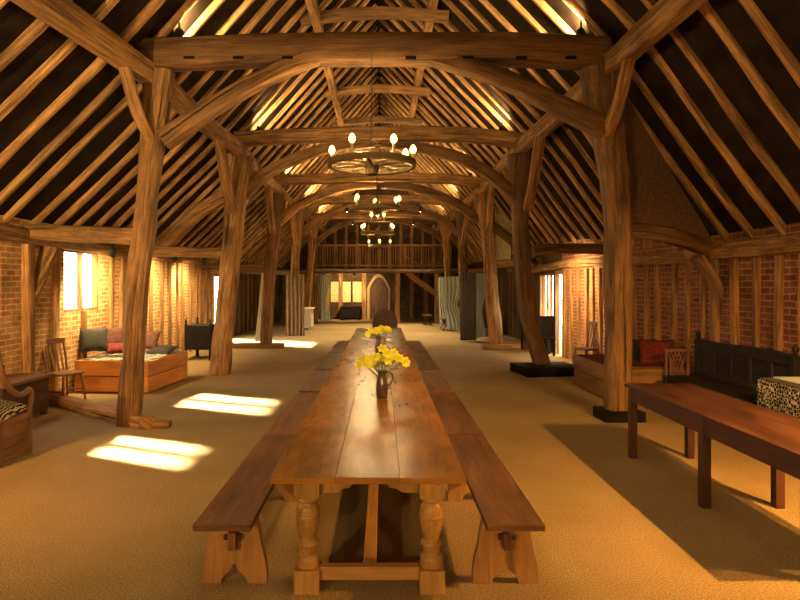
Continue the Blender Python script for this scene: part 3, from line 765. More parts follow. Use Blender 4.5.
# benches
def make_bench(length):
    t = thing('plank_bench', '', 'bench', (0, 0, 0), group='plank benches along the long table')
    MB().box((0, length / 2, .432), (.31, length, .036), grain=1).build('seat', 'bench', t, bevel=.004)
    for yy in (.30, length - .30):
        half = [(.135, .413), (.135, .36), (.15, .28), (.155, .24), (.168, .18), (.182, .13), (.19, .06), (.19, 0), (.075, 0), (.072, .025), (.055, .05), (.034, .068), (.020, .08), (.010, .105), (0, .118)]
        poly = half + [(-x, y) for x, y in half[::-1][1:]]
        e = MB().prism(poly, .05, Matrix.Translation((0, yy, 0)) @ Mx).build('trestle_end', 'benchend', t, bevel=.003)
        s = -1 if yy < 1 else 1
        MB().box((0, yy + s * .055, .265), (.045, .07, .10)).build('tenon', 'bench', e, bevel=.004)
        MB().box((0, yy + s * .058, .285), (.10, .022, .03)).build('wedge', 'mahogdark', e, bevel=.003)
    MB().box((0, length / 2, .265), (.04, length - .6, .10), grain=1).build('stretcher', 'bench', t, bevel=.003)
    return t
BS = [(3.20, 5.12), (5.17, 7.17), (7.27, 9.05), (9.15, 11.35), (11.42, 13.8)]
PL = ['nearest', 'second', 'third', 'fourth', 'farthest']
for side in (-1, 1):
    for i, (a, b) in enumerate(BS):
        if side < 0: a, b = a + (.0 if i == 0 else -.03), b - (.02 if i else 0)
        bn = make_bench(b - a)
        bn.location = ((-.855 if side < 0 else .715) + R.uniform(-.01, .01), a, 0)
        bn['label'] = '%s plank bench from the viewer on the %s of the long table' % (PL[i], SIDE[side])

# ---------------------------------------------------------------- jugs and daffodils
def make_jug(loc, label):
    t = thing('jug', label, 'jug', loc, group='jugs of daffodils on the long table'); t.scale = (1.15,) * 3
    pr = [(0.036, 0), (.040, .005), (.046, .04), (.046, .08), (.042, .12), (.034, .16), (.033, .185), (.041, .21), (.037, .21), (.030, .185), (.030, .165), (.036, .12), (.036, .02), (0, .015)]
    MB().lathe(pr, (0, 0, 0), 24).build('body', 'jug', t)
    MB().tube([V(.031, 0, .190), V(.055, 0, .200), V(.078, 0, .180), V(.082, 0, .145), V(.068, 0, .110), V(.043, 0, .09)], .008, 8).build('handle', 'jug', t)
    return t
jugs = [((0.0, 5.2, .75), 'nearer', 1.0), ((-.05, 8.7, .75), 'farther', 1.0)]
def make_daffodil():
    t = thing('daffodil', '', 'flower', (0, 0, 0))
    st = MB(); st.tube([V(0, 0, 0), V(0, 0, .5)], .0035, 6)
    return t
def daffodil(base, head, facing, label, group):
    t = thing('daffodil', label, 'flower', base, group=group)
    h = Vector(head) - Vector(base); f = Vector(facing).normalized()
    mid = V(h.x * .25, h.y * .25, h.z * .65)
    MB().tube([V(0, 0, 0), mid, V(h.x * .8, h.y * .8, h.z * .97), h - f * .02], .0035, 6).build('stem', 'stem', t)
    Q = f.to_track_quat('Z', 'Y').to_matrix(); s = R.uniform(.9, 1.15)
    mb = MB(); ph = R.uniform(0, 1)
    for i in range(6):
        a = i * math.pi / 3 + ph; ca, sa = math.cos(a), math.sin(a)
        grid = []
        for u in (0, .25, .5, .75, 1):
            w = .018 * math.sin(min(1, u * .9 + .12) * math.pi) ** .8 * s + .001
            row = []
            for v in (-1, 0, 1):
                x, y, z = (.006 + u * .040) * s, v * w, (.004 + .008 * u * u - abs(v) * .003)
                row.append(h + Q @ V(x * ca - y * sa, x * sa + y * ca, z))
            grid.append(row)
        mb.sheet(grid, .0015)
    mb.build('petals', 'petal', t)
    MB().lathe([(.006, 0), (.011, .006), (.013, .02), (.019, .032), (.016, .032), (.010, .02), (.004, .006), (0, .004)], h, 12, Q).build('trumpet', 'trumpet', t)
def leaf_blade(base, tip, label, group):
    h = Vector(tip) - Vector(base); sd = h.cross(V(0, 0, 1)).normalized()
    grid = []
    for u in (0, .3, .6, .85, 1):
        c = V(h.x * u * u, h.y * u * u, h.z * (u if u < .8 else .8 + (u - .8) * .5)); w = .006 * (1 - u * .85)
        grid.append([c - sd * w, c, c + sd * w])
    tag(MB().sheet(grid, .0012).build('leaf_blade', 'stem', loc=base), label, 'leaf', group)
for (loc, which, sc), cnt in zip(jugs, (17, 11)):
    make_jug(loc, 'brown glazed jug of daffodils, %s of two on the long table' % which)
    L0 = Vector(loc)
    for i in range(cnt):
        f = i / (cnt - 1) * 2 - 1
        a = R.uniform(-1, 1)
        spread = .20 if which == 'nearer' else .14
        hx = f * spread + R.uniform(-.02, .02); hy = a * .10
        hz = .27 + .13 * (1 - abs(f)) * R.uniform(.2, 1) + R.uniform(0, .04) + (.03 if f > .3 else 0)
        base = L0 + V(R.uniform(-.012, .012), R.uniform(-.012, .012), .03)
        daffodil(base, L0 + V(hx, hy, hz), V(hx * 3, -0.8 + R.uniform(-.3, .3), R.uniform(-.1, .6)), 'yellow daffodil standing in the %s brown jug' % which, 'daffodils in the %s jug' % which)
    for i in range(7):
        a = R.uniform(0, 6.28)
        leaf_blade(L0 + V(.01 * math.cos(a), .01 * math.sin(a), .05), L0 + V(.12 * math.cos(a), .07 * math.sin(a), R.uniform(.24, .32)), 'narrow green leaf in the %s brown jug' % which, 'leaves in the %s jug' % which)

# ---------------------------------------------------------------- chandeliers
def chandelier(loc, ztop, rad, angs, label, inner=None, power=1.0, lights=2):
    t = thing('wheel_chandelier', label, 'chandelier', loc, group='wheel chandeliers down the nave')
    n = 40
    ring = [V(rad * math.cos(2 * math.pi * i / n), rad * math.sin(2 * math.pi * i / n), 0) for i in range(n)]
    MB().sweep(ring, (0.05, 0.07), (0, 0, 1), closed=True, cham=.15).build('rim', 'wheel', t)
    MB().lathe([(.04, -.14), (.07, -.12), (.085, -.06), (.085, .04), (.06, .09), (.03, .13)], (0, 0, 0), 16).build('hub', 'oakdark', t)
    for i in range(10):
        a = 2 * math.pi * i / 10 + .2
        MB().tube([V(.07 * math.cos(a), .07 * math.sin(a), 0), V(rad * .96 * math.cos(a), rad * .96 * math.sin(a), 0)], [.022, .017], 8).build('spoke', 'wheel', t)
    MB().tube([V(0, 0, .1), V(0, 0, ztop - loc[2])], .004, 6).build('chain', 'iron', t)
    for i in range(3):
        a = 2 * math.pi * i / 3 + .5
        MB().tube([V(rad * math.cos(a), rad * math.sin(a), .03), V(0, 0, min(.9, ztop - loc[2] - .02))], .003, 5).build('stay', 'iron', t)
    pts = [(rad, a, .035) for a in angs] + [(rad * .45, a, .36) for a in (inner or [])]
    lit = set(range(len(pts))) if lights is None else {round(i * len(pts) / lights) for i in range(lights)}
    for i_, (r_, a, z) in enumerate(pts):
        x, y = r_ * math.cos(a), r_ * math.sin(a)
        c = MB().lathe([(.0, 0), (.03, .005), (.034, .02), (.016, .022), (.016, .11), (0, .112)], (x, y, z), 12).build('candle_holder', 'cream', t)
        MB().lathe([(.0, .11), (.020, .115), (.036, .140), (.038, .165), (.026, .195), (.008, .215), (0, .218)], (x, y, z), 12).build('bulb', 'bulb', c)
        if i_ not in lit: continue
        ld = bpy.data.lights.new('candle_light', 'POINT'); ld.energy = BULB * power * len(pts) / len(lit); ld.color = (1.0, 0.69, 0.30); ld.shadow_soft_size = .04; ld.specular_factor = .12
        lo = bpy.data.objects.new('candle_light', ld); C.objects.link(lo); lo.parent = t; lo.location = (x, y, z + .17)
        try: lo.visible_camera = False
        except Exception: pass
    if inner:
        ring = [V(rad * .45 * math.cos(2 * math.pi * i / 24), rad * .45 * math.sin(2 * math.pi * i / 24), .34) for i in range(24)]
        MB().sweep(ring, (0.03, 0.04), (0, 0, 1), closed=True, cham=.15).build('upper_rim', 'wheel', t)
BULB = 75.0
chandelier((-.12, 7.1, 3.16), 4.5, .50, [D(a) for a in (165, 100, 35, 10, 245, 300)], 'wheel chandelier closest to the viewer, hung before the first tie beam', lights=3)
chandelier((-.10, 11.85, 3.25), 4.4, .44, [D(a) for a in (160, 95, 30, 5, 210)], 'wheel chandelier under the second tie beam')
chandelier((-.12, 16.45, 3.15), 4.4, .44, [D(a) for a in (165, 215, 330, 15)], 'two-tier wheel chandelier under the third tie beam', inner=[D(a) for a in (150, 90, 30)])
chandelier((-.10, 24.9, 3.35), 4.3, .44, [D(a) for a in (175, 90, 5, 270)], 'small wheel chandelier hung before the gallery')
chandelier((-.12, 2.7, 3.3), 4.6, .50, [D(a) for a in (160, 100, 40, -20, 220, 280)], 'unseen wheel chandelier added for light above the near end of the long table', power=.85, lights=3)  # added out of view to brighten the near nave

chandelier((-.12, -1.6, 3.2), 4.6, .50, [D(a) for a in (160, 100, 40, -20, 220, 280)], 'unseen wheel chandelier added for light behind the viewpoint', power=.35, lights=1)  # added behind the camera to light faces turned towards it
# ---------------------------------------------------------------- long side table
t = thing('side_table', 'long red-brown table with square dark legs beside the settle', 'table', (2.795, 6.10, 0))
W, Ln = 0.66, 2.68
mb = MB()
for i, (a, b) in enumerate(((-.33, -.11), (-.1095, .10), (.1005, .33))): mb.box(((a + b) / 2, -Ln / 2, .715), (b - a, Ln, .03), grain=1, off=2.3 * i)
mb.build('tabletop', 'mahog', t, bevel=.003)
for sx in (-1, 1): MB().box((sx * .295, -Ln / 2, .635), (.03, Ln - .12, .13), grain=1).build('apron', 'mahog', t, bevel=.002)
for yy in (-.06, -Ln + .06): MB().box((0, yy, .635), (.54, .03, .13)).build('apron', 'mahog', t, bevel=.002)
for sx in (-1, 1):
    for yy in (-.09, -1.43, -Ln + .10): MB().box((sx * .285, yy + (.2 if sx > 0 and yy > -2 else 0) * 0, .35), (.07, .07, .70), grain=2).build('leg', 'mahogdark', t, bevel=.004)

# ---------------------------------------------------------------- settle, draped chest
t = thing('settle', 'dark green-black panelled settle against the red brick wall', 'settle', (4.38, 7.50, 0))
SL = 2.0
for yy in (-SL / 2, SL / 2):
    p = MB().box((.10, yy, .48), (.07, .07, .96), grain=2); p.lathe([(.02, .96), (.035, .975), (.02, .99), (.036, 1.02), (.034, 1.05), (.012, 1.085), (0, 1.09)], (.10, yy, 0), 12)
    p.build('post', 'settle', t, bevel=.003)
    MB().box((-.34, yy, .215), (.07, .07, .43), grain=2).build('front_leg', 'settle', t, bevel=.003)
for zz, hh in ((.90, .11), (.50, .07)): MB().box((.10, 0, zz), (.04, SL - .07, hh), grain=1).build('rail', 'settle', t, bevel=.003)
MB().box((.115, 0, .69), (.015, SL - .07, .32)).build('back_panel', 'settle', t)
for i in range(1, 5): MB().box((.10, -SL / 2 + SL * i / 5, .69), (.045, .06, .31), grain=2).build('stile', 'settle', t, bevel=.003)
sb = MB()
for i in range(10): sb.box((.08, -SL / 2 + .1 + (SL - .2) * i / 9, .965 + .012 * math.sin(i * math.pi / 4.5)), (.03, .20, .03))
sb.build('crest', 'settle', t)
MB().box((-.12, 0, .44), (.50, SL - .08, .035), grain=1).build('seat', 'settle', t, bevel=.003)
MB().box((-.35, 0, .25), (.025, SL - .08, .34), grain=1).build('front_panel', 'settle', t)

t = thing('blanket_chest', 'chest draped in a black and cream woven cloth beside the settle', 'chest', (4.28, 5.76, 0))
MB().box((0, 0, .36), (.50, 1.22, .70)).build('body', 'black', t, bevel=.01)
ct = MB()
g = []
for i, (x, z) in enumerate(((-.275, .06), (-.278, .25), (-.272, .5), (-.27, .70), (-.255, .735), (0, .74), (.25, .735))):
    g.append([V(x + .006 * math.sin(j * 1.3 + i), -.64 + 1.28 * j / 12, z) for j in range(13)])
ct.sheet(g, .012); ct.build('woven_cloth', 'maze', t)
tag(MB().box((4.32, 5.75, .752), (.34, 1.22, .012)).build('table_runner', 'runner'), 'pale cloth lying on the draped chest beside the settle', 'cloth')

# ---------------------------------------------------------------- box beds and cushions
def cushion(name, c, sx, sy, th, rot, mat, label, group):
    mb = MB(); n = 12
    def pt(u, v, s):
        e = (1 - abs(u) ** 3) * (1 - abs(v) ** 3)
        pin = 1 - .10 * (1 - abs(u)) * abs(v) ** 2 - .0
        pin2 = 1 - .10 * (1 - abs(v)) * abs(u) ** 2
        return V(u * sx / 2 * pin2, v * sy / 2 * pin, s * th / 2 * max(e, 0) ** .55)
    b = 0; top = []; bot = []
    for i in range(n + 1):
        for j in range(n + 1):
            u, v = i / n * 2 - 1, j / n * 2 - 1
            mb.v.append(pt(u, v, 1))
    N = len(mb.v)
    for i in range(n + 1):
        for j in range(n + 1):
            u, v = i / n * 2 - 1, j / n * 2 - 1
            mb.v.append(pt(u, v, -1))
    for i in range(n):
        for j in range(n):
            q = [i * (n + 1) + j, (i + 1) * (n + 1) + j, (i + 1) * (n + 1) + j + 1, i * (n + 1) + j + 1]
            mb.face(q, [(0, 0)] * 4); mb.face([N + x for x in q[::-1]], [(0, 0)] * 4)
    o = mb.build(name, mat, None, angle=80)
    bm = bmesh.new(); bm.from_mesh(o.data); bmesh.ops.remove_doubles(bm, verts=bm.verts[:], dist=1e-4); bmesh.ops.recalc_face_normals(bm, faces=bm.faces[:]); bm.to_mesh(o.data); bm.free()
    o.rotation_euler = rot; o.location = c
    return tag(o, label, 'cushion', group)
def box_bed(corner, vx, vy, h, label, mat, spread, splabel):
    """corner near nave; vx towards the wall, vy away from the viewer (unit vectors with lengths)"""
    c = Vector(corner); lx, ly = vx.length, vy.length
    rot = math.atan2(vy.y, vy.x) - math.pi / 2
    t = thing('box_bed', label, 'bed', c + (vx + vy) / 2, rot)
    s = 1 if vx.x > 0 else -1
    tk = .03
    for zz in (.14, .395):
        for yy in (-1, 1): MB().box((0, yy * (ly / 2 - tk / 2), zz), (lx, tk, .24), grain=0).build('end_board', mat, t, bevel=.004)
        MB().box((-s * (lx / 2 - tk / 2), 0, zz), (tk, ly - 2 * tk, .24), grain=1).build('drawer_front', mat, t, bevel=.004)
        MB().box((s * (lx / 2 - tk / 2), 0, zz), (tk, ly - 2 * tk, .24), grain=1).build('back_board', mat, t)
    MB().box((0, 0, .43), (lx - 2 * tk, ly - 2 * tk, .16)).build('mattress', 'darkcush', t)
    mb = MB(); n = 16
    g = [[V((-.5 + i / n) * (lx - .07), (-.5 + j / n) * (ly - .07), .522 + .014 * mnoise.noise(V(i * .5, j * .5, lx))) for j in range(n + 1)] for i in range(n + 1)]
    mb.sheet(g, .012)
    o = mb.build('bedspread', spread, None, loc=t.location, rotz=rot); tag(o, splabel, 'bedspread')
    return t
LB = V(-3.77, 9.35, 0)
box_bed(LB, V(-1.15, .50, 0) * .98, V(.55, 1.27, 0) * .98 if False else V(.13, 1.55, 0), .53, 'orange wooden box bed with drawers under the bright window', 'bed', 'spread', 'black and white patterned spread on the box bed under the window')
RB = V(3.36, 8.85, 0)
box_bed(RB, V(1.12, 0.0, 0), V(-.02, 1.60, 0), .53, 'brown wooden box bed behind the upright dark-cracked post', 'chairw', 'spreadred', 'dark red spread on the box bed behind the settle')
GL, GR = 'cushions on the box bed under the window', 'cushions on the box bed behind the settle'
def cu(c, sx, sy, th, lean, yaw, mat, label, group):
    q = Matrix.Rotation(yaw, 3, 'Z') @ Matrix.Rotation(lean, 3, 'X')
    return cushion('cushion', c, sx, sy, th, q.to_euler(), mat, label, group)
cu(P(94, 340, 9.95), .42, .42, .14, 1.2, .5, 'darkcush', 'dark olive cushion leaning at the wall end of the box bed under the window', GL)
cu(P(115, 337, 10.5), .40, .36, .14, 1.15, .9, 'rustcush', 'rust brown cushion behind the red one on the box bed under the window', GL)
cu(P(117, 348, 10.15), .36, .28, .12, .45, .5, 'redcush', 'red cushion lying in front on the box bed under the window', GL)
cu(P(148, 340, 10.75), .44, .36, .14, 1.1, -.2, 'rustcush', 'brown cushion beyond the pale post on the box bed under the window', GL)
cu(P(162, 350, 10.6), .5, .34, .10, .35, -.3, 'darkcush', 'flat dark cushion at the far corner of the box bed under the window', GL)
cu(P(640, 352, 9.9), .50, .46, .15, 1.15, -.6, 'darkcush', 'dark green cushion standing on the box bed behind the settle', GR)
cu(P(657, 353, 9.35), .52, .46, .15, 1.1, -.3, 'redcush', 'red patterned cushion leaning on the box bed behind the settle', GR)
cu(P(671, 358, 9.2), .40, .40, .13, 1.2, -1.1, 'darkcush', 'dark cushion against the wall on the box bed behind the settle', GR)

# ---------------------------------------------------------------- chairs
def chair(loc, rotz, label, mat='chairw', back='slats', sh=.44, hb=.88, w=.40):
    """faces local +X"""
    t = thing('wooden_chair', label, 'chair', loc, rotz)
    mb = MB(); pl = [(-.19, -.17), (.16, -.21), (.20, -.15), (.21, 0), (.20, .15), (.16, .21), (-.19, .17), (-.20, 0)]
    mb.prism(pl, .035, Matrix.Translation((0, 0, sh - .018))); mb.build('seat', mat, t, bevel=.008)
    for sx, sy in ((1, 1), (1, -1), (-1, 1), (-1, -1)):
        MB().tube([V(sx * .20, sy * .19, 0), V(sx * .175, sy * .165, sh * .5), V(sx * .15, sy * .14, sh - .03)], [.014, .020, .014], 10).build('leg', mat, t)
    for sy in (-1, 1): MB().tube([V(.185, sy * .17, .17), V(-.185, sy * .17, .17)], .010, 8).build('stretcher', mat, t)
    MB().tube([V(0, .17, .17), V(0, -.17, .17)], .010, 8).build('stretcher', mat, t)
    for sy in (-1, 1): MB().tube([V(-.17, sy * .16, sh), V(-.22, sy * .175, (sh + hb) / 2), V(-.29, sy * .185, hb)], [.017, .018, .014], 10).build('back_post', mat, t)
    if back == 'slats':
        MB().sweep([V(-.285, -.21, hb), V(-.30, 0, hb + .01), V(-.285, .21, hb)], (.022, .085), (0, 0, 1), 8).build('crest_rail', mat, t)
        for i in range(4):
            y = -.11 + i * .073
            MB().sweep([V(-.175, y, sh), V(-.235, y * 1.05, (sh + hb) / 2), V(-.29, y * 1.1, hb - .03)], (.028, .010), (1, 0, 0), 6).build('slat', mat, t)
    elif back == 'lattice':
        MB().sweep([V(-.285, -.20, hb), V(-.285, .20, hb)], (.022, .05), (0, 0, 1), 4).build('crest_rail', mat, t)
        for i in range(5):
            y = -.16 + i * .08
            for s in (-1, 1): MB().sweep([V(-.19, y, sh + .05), V(-.285, max(-.18, min(.18, y + s * .2)), hb - .02)], (.014, .008), (1, 0, 0), 4).build('lattice_bar', mat, t)
    elif back == 'hoop':
        n = 12
        MB().tube([V(-.20 - .09 * math.sin(i / n * math.pi), -.18 * math.cos(i / n * math.pi), sh + (hb - sh) * math.sin(i / n * math.pi) ** .6) for i in range(n + 1)], .013, 8).build('hoop', mat, t)
        for i in range(5): MB().tube([V(-.19, -.10 + i * .05, sh), V(-.28, -.12 + i * .06, hb - .04)], .007, 6).build('spindle', mat, t)
    return t
chair((-4.70, 8.90, 0), math.radians(-25), 'brown slat-back chair standing beside the old chest by the window')
chair((-4.78, 8.92, 0), math.radians(-5), 'dark hoop-back chair half hidden behind the slat-back chair', mat='mahogdark', back='hoop', hb=.90) if False else None
chair((4.18, 12.3, 0), math.radians(205), 'dark slat-back chair by the sunlit brick wall near the doorway', mat='mahogdark', hb=.92)
chair((4.36, 9.12, 0), math.radians(180), 'small lattice-back chair between the box bed and the settle', mat='lattice', back='lattice', hb=.80) if False else None
t = thing('folding_chair', 'folded reddish lattice chair leaning at the foot of the red box bed', 'chair', (4.30, 8.74, 0), D(0))
for sx in (-1, 1):
    MB().box((sx * .16, 0, .40), (.03, .03, .80), grain=2).build('upright', 'lattice', t)
    MB().box((sx * .12, -.045, .34), (.025, .025, .68), grain=2).build('cross_leg', 'lattice', t)
for z in (.30, .78): MB().box((0, 0, z), (.30, .025, .04)).build('rail', 'lattice', t)
for i in range(5):
    for q in (-1, 1):
        x = -.12 + .06 * i
        MB().sweep([V(max(-.14, min(.14, x - q * .10)), q * .004, .32), V(max(-.14, min(.14, x + q * .10)), q * .004, .77)], (.018, .008), (0, 1, 0), 3).build('lattice_bar', 'lattice', t)
# far head chair
t = thing('armchair', 'round-topped wooden armchair at the far head of the long table', 'armchair', (0.07, 14.15, 0))
poly = [(-.29, .46), (-.30, .80)] + [(-.30 * math.cos(i / 10 * math.pi), .84 + .30 * math.sin(i / 10 * math.pi)) for i in range(11)] + [(.30, .80), (.29, .46)]
MB().prism(poly, .04, Matrix.Translation((0, .30, 0)) @ Mx).build('backrest', 'mahog', t, bevel=.01)
MB().box((0, .05, .44), (.58, .52, .05)).build('seat', 'mahog', t, bevel=.01)
for sx in (-1, 1):
    for yy in (-.18, .28): MB().box((sx * .25, yy, .21), (.06, .06, .42), grain=2).build('leg', 'mahogdark', t)
    MB().sweep([V(sx * .27, .28, .70), V(sx * .28, .05, .69), V(sx * .28, -.20, .66)], (.05, .04), (0, 0, 1), 6).build('arm', 'mahog', t)
    MB().box((sx * .27, -.17, .55), (.04, .04, .20), grain=2).build('arm_post', 'mahogdark', t)

# box armchair by the left edge
t = thing('settle_armchair', 'boxed wooden armchair with a swept arm and black-striped cushion', 'armchair', (-3.92, 5.92, 0))
for sx in (-1, 1):
    x = sx * .30
    for a, b, z0, z1 in ((-.27, -.22, 0, .43), (.21, .26, 0, .43)): MB().box((x, (a + b) / 2, (z0 + z1) / 2), (.04, b - a, z1 - z0), grain=2).build('side_stile', 'chairw', t, bevel=.003)
    for zz in (.05, .405): MB().box((x, 0, zz), (.04, .44, .06), grain=1).build('side_rail', 'chairw', t, bevel=.003)
    MB().box((x - sx * .008, 0, .225), (.015, .44, .30), grain=1).build('side_panel', 'chairw', t)
    MB().sweep([V(x, -.33, 1.25), V(x, -.27, 1.02), V(x, -.16, .80), V(x, .0, .66), V(x, .13, .63), V(x, .23, .66), V(x, .275, .60), V(x, .26, .50), V(x, .235, .42)], [(.05, .08), (.05, .07), (.05, .06), (.05, .055), (.05, .05), (.05, .05), (.05, .05), (.045, .04), (.045, .04)], (1, 0, 0), 32, cham=.5).build('arm', 'chairw', t)
MB().sweep([V(0, -.245, .40), V(0, -.27, .8), V(0, -.34, 1.25)], (.56, .03), (0, 1, 0), 8).build('backrest', 'chairw', t)
MB().box((0, 0, .40), (.56, .48, .03)).build('seat', 'chairw', t)
MB().box((0, .245, .22), (.56, .02, .40)).build('front_panel', 'chairw', t)
cushion('seat_cushion', V(-3.90, 5.95, .485), .58, .52, .17, (0.05, .12, .1), 'zebra', 'black and cream striped cushion on the boxed armchair seat', None)
cushion('back_cushion', V(-3.95, 5.78, .73), .52, .46, .16, (1.2, 0, .1), 'zebra', 'black and cream striped cushion against the boxed armchair back', None)
# chest at left wall
t = thing('old_chest', 'plain old wooden chest between the boxed armchair and the slat-back chair', 'chest', (-4.725, 7.60, 0))
MB().box((0, 0, .28), (.46, .98, .44), grain=1).build('body', 'boards', t, bevel=.01)
MB().box((.01, 0, .52), (.52, 1.04, .04), grain=1).build('lid', 'chairw', t, bevel=.008)
for sx in (-1, 1):
    for sy in (-1, 1): MB().box((sx * .19, sy * .44, .03), (.07, .07, .06)).build('foot', 'boards', t)

# dark furniture
t = thing('carved_cabinet', 'black carved cabinet on short legs behind the broad tan post', 'cabinet', (-4.22, 14.2, 0))
MB().box((0, 0, .52), (.62, .90, .55), grain=1).build('body', 'black', t, bevel=.01)
for sy in (-1, 1): MB().box((.313, sy * .22, .52), (.012, .38, .46), grain=2).build('door', 'black', t, bevel=.004)
for sx in (-1, 1):
    for sy in (-1, 1):
        q = MB().box((sx * .28, sy * .42, .13), (.06, .06, .26)); q.build('leg', 'black', t)
        MB().lathe([(.03, .795), (.03, .83), (.015, .85), (.028, .89), (.01, .95), (0, .955)], (sx * .28, sy * .42, 0), 10).build('finial', 'black', t)
t = thing('dark_table', 'black side table in front of the bright barred window', 'table', (3.98, 15.6, 0))
MB().box((0, 0, .73), (.58, 1.2, .04)).build('tabletop', 'black', t, bevel=.005)
MB().box((0, 0, .52), (.50, 1.1, .38)).build('drawer_case', 'black', t, bevel=.005)
for sx in (-1, 1):
    for sy in (-1, 1): MB().box((sx * .22, sy * .52, .165), (.06, .06, .33)).build('leg', 'black', t)
t = thing('hall_chair', 'black high-backed chair beside the black side table', 'chair', (3.98, 14.72, 0), math.radians(100))
MB().box((0, 0, .43), (.40, .40, .05)).build('seat', 'black', t)
MB().box((-.18, 0, .72), (.04, .38, .52)).build('backrest', 'black', t)
for sx in (-1, 1):
    for sy in (-1, 1): MB().box((sx * .17, sy * .17, .205), (.04, .04, .41)).build('leg', 'black', t)
t = thing('white_chest', 'cream painted chest between the brown curtain and the pale blue curtain', 'chest', (-3.02, 23.7, 0))
MB().box((0, 0, .42), (.52, 1.0, .72)).build('body', 'white', t, bevel=.01)
MB().box((0, 0, .81), (.66, 1.1, .05)).build('lid', 'white', t, bevel=.01)
for sx in (-1, 1):
    for sy in (-1, 1): MB().box((sx * .2, sy * .42, .03), (.08, .08, .06)).build('foot', 'white', t)
t = thing('daybed', 'low daybed with a pinkish cover behind the dark gathered curtain', 'bed', (3.55, 21.4, 0))
MB().box((0, 0, .36), (1.0, 2.2, .18)).build('frame', 'mahogdark', t)
MB().box((0, 0, .52), (.96, 2.1, .14)).build('mattress', 'redcush', t, bevel=.04)
for sx in (-1, 1):
    for sy in (-1, 1): MB().box((sx * .42, sy * 1.0, .135), (.07, .07, .27)).build('leg', 'mahogdark', t)
for i, (x, y) in enumerate(((2.45, 23.2), (1.95, 26.2))):
    t = thing('trestle_stool', 'spindly low bench %s' % ['beside the dark gathered curtain', 'below the gallery stair'][i], 'bench', (x, y, 0), group='low benches near the gallery')
    MB().box((0, 0, .42), (.36, 1.1, .03)).build('seat', 'chairw', t)
    for sx in (-1, 1):
        for sy in (-1, 1): MB().sweep([V(sx * .17, sy * .45, 0), V(-sx * .12, sy * .45, .405)], (.03, .03), (0, 1, 0), 2).build('leg', 'mahogdark', t)

# ---------------------------------------------------------------- curtains
def curtain(p0, p1, z0, z1, mat, label, folds=5, amp=.035, pinch=None, drift=0.0):
    p0, p1 = V(*p0, 0), V(*p1, 0); d = p1 - p0; n = folds * 8; nv = 12
    nn = V(-d.y, d.x, 0).normalized(); g = []
    for i in range(n + 1):
        row = []
        for j in range(nv + 1):
            v = j / nv; z = z1 + (z0 - z1) * v
            u = i / n
            k = 1.0
            if pinch: k = 1 - pinch[1] * math.exp(-((v - pinch[0]) / .22) ** 2)
            uu = drift * v + u * k if True else u
            q = p0 + d * uu + nn * amp * math.sin(u * folds * 2 * math.pi + .6 * math.sin(v * 3 + u * 4)) * (.7 + .5 * v)
            row.append(V(q.x, q.y, z))
        g.append(row)
    return tag(MB().sheet(g, .008).build('curtain', mat, None, angle=80), label, 'curtain', 'curtains hung between the posts')
curtain((-3.25, 20.25), (-2.62, 20.25), .02, 2.10, 'curtain', 'long brown curtain gathered at the fourth left-side post')
curtain((2.42, 18.5), (2.92, 18.6), .02, 2.10, 'curtaindk', 'dark gathered curtain beside the pale leaning post', folds=5)
curtain((-3.38, 16.85), (-3.25, 16.80), .14, 2.06, 'sunstrip', 'pale strip standing in for sunlight on the slim dark leaning post', folds=2, amp=.02, drift=-1.6)  # no real curtain: pale sheet painting the sunlit side face of the post
curtain((-2.72, 26.4), (-2.32, 26.4), .15, 2.15, 'curtainblue', 'pale blue curtain hanging left of the cream panels', folds=4, pinch=(.55, .45), drift=.1)
curtain((-3.1, 26.2), (-2.8, 26.2), .15, 2.15, 'curtain', 'narrow brown curtain beyond the cream painted chest', folds=3)
curtain((2.40, 25.6), (2.95, 25.6), .05, 2.05, 'curtainblue', 'pale blue curtain tied back below the gallery end', folds=5, pinch=(.55, .3), drift=.1)
curtain((2.30, 22.6), (3.05, 22.6), .05, 2.05, 'curtainblue', 'pale curtain swept aside beside the daybed', folds=5, pinch=(.55, .4), drift=.2)
curtain((3.0, 19.2), (3.35, 19.4), .05, 2.10, 'curtainblue', 'thin pale curtain strip behind the pale leaning post', folds=3, pinch=(.6, .4))
# wire across the nave
tag(MB().tube([V(-3.0, 20.35, 2.24), V(0, 20.35, 2.225), V(2.85, 20.35, 2.24)], .012, 6).build('curtain_wire', 'iron'), 'thin dark curtain wire stretched across the nave', 'wire')

# ---------------------------------------------------------------- lamps
def spot_lamp(loc, target, label, group, energy, col=(1, .72, .36), size=D(100), bright=True, soft=.05):
    loc = Vector(loc); d = (Vector(target) - loc).normalized()
    t = thing('spotlight', label, 'lamp', loc, group=group)
    Q = d.to_track_quat('Z', 'Y').to_matrix()
    hd = MB().lathe([(.02, -.12), (.045, -.11), (.05, -.02), (.058, .03), (.052, .03), (.046, 0), (.0, -.005)], (0, 0, 0), 14, Q).build('lamp_head', 'iron', t)
    MB().lathe([(0, .0), (.044, .001), (.044, .008), (0, .012)], (0, 0, 0), 14, Q).build('lens', 'lens', hd)
    MB().box((0, 0, .09), (.02, .02, .16)).build('bracket', 'iron', t)
    ld = bpy.data.lights.new('spot_light', 'SPOT'); ld.energy = energy; ld.color = col; ld.spot_size = size; ld.spot_blend = .8; ld.shadow_soft_size = soft
    lo = bpy.data.objects.new('spot_light', ld); C.objects.link(lo); lo.parent = t; lo.location = d * .05; lo.rotation_euler = d.to_track_quat('-Z', 'Y').to_euler()
    return t
ROOFE = 130.0
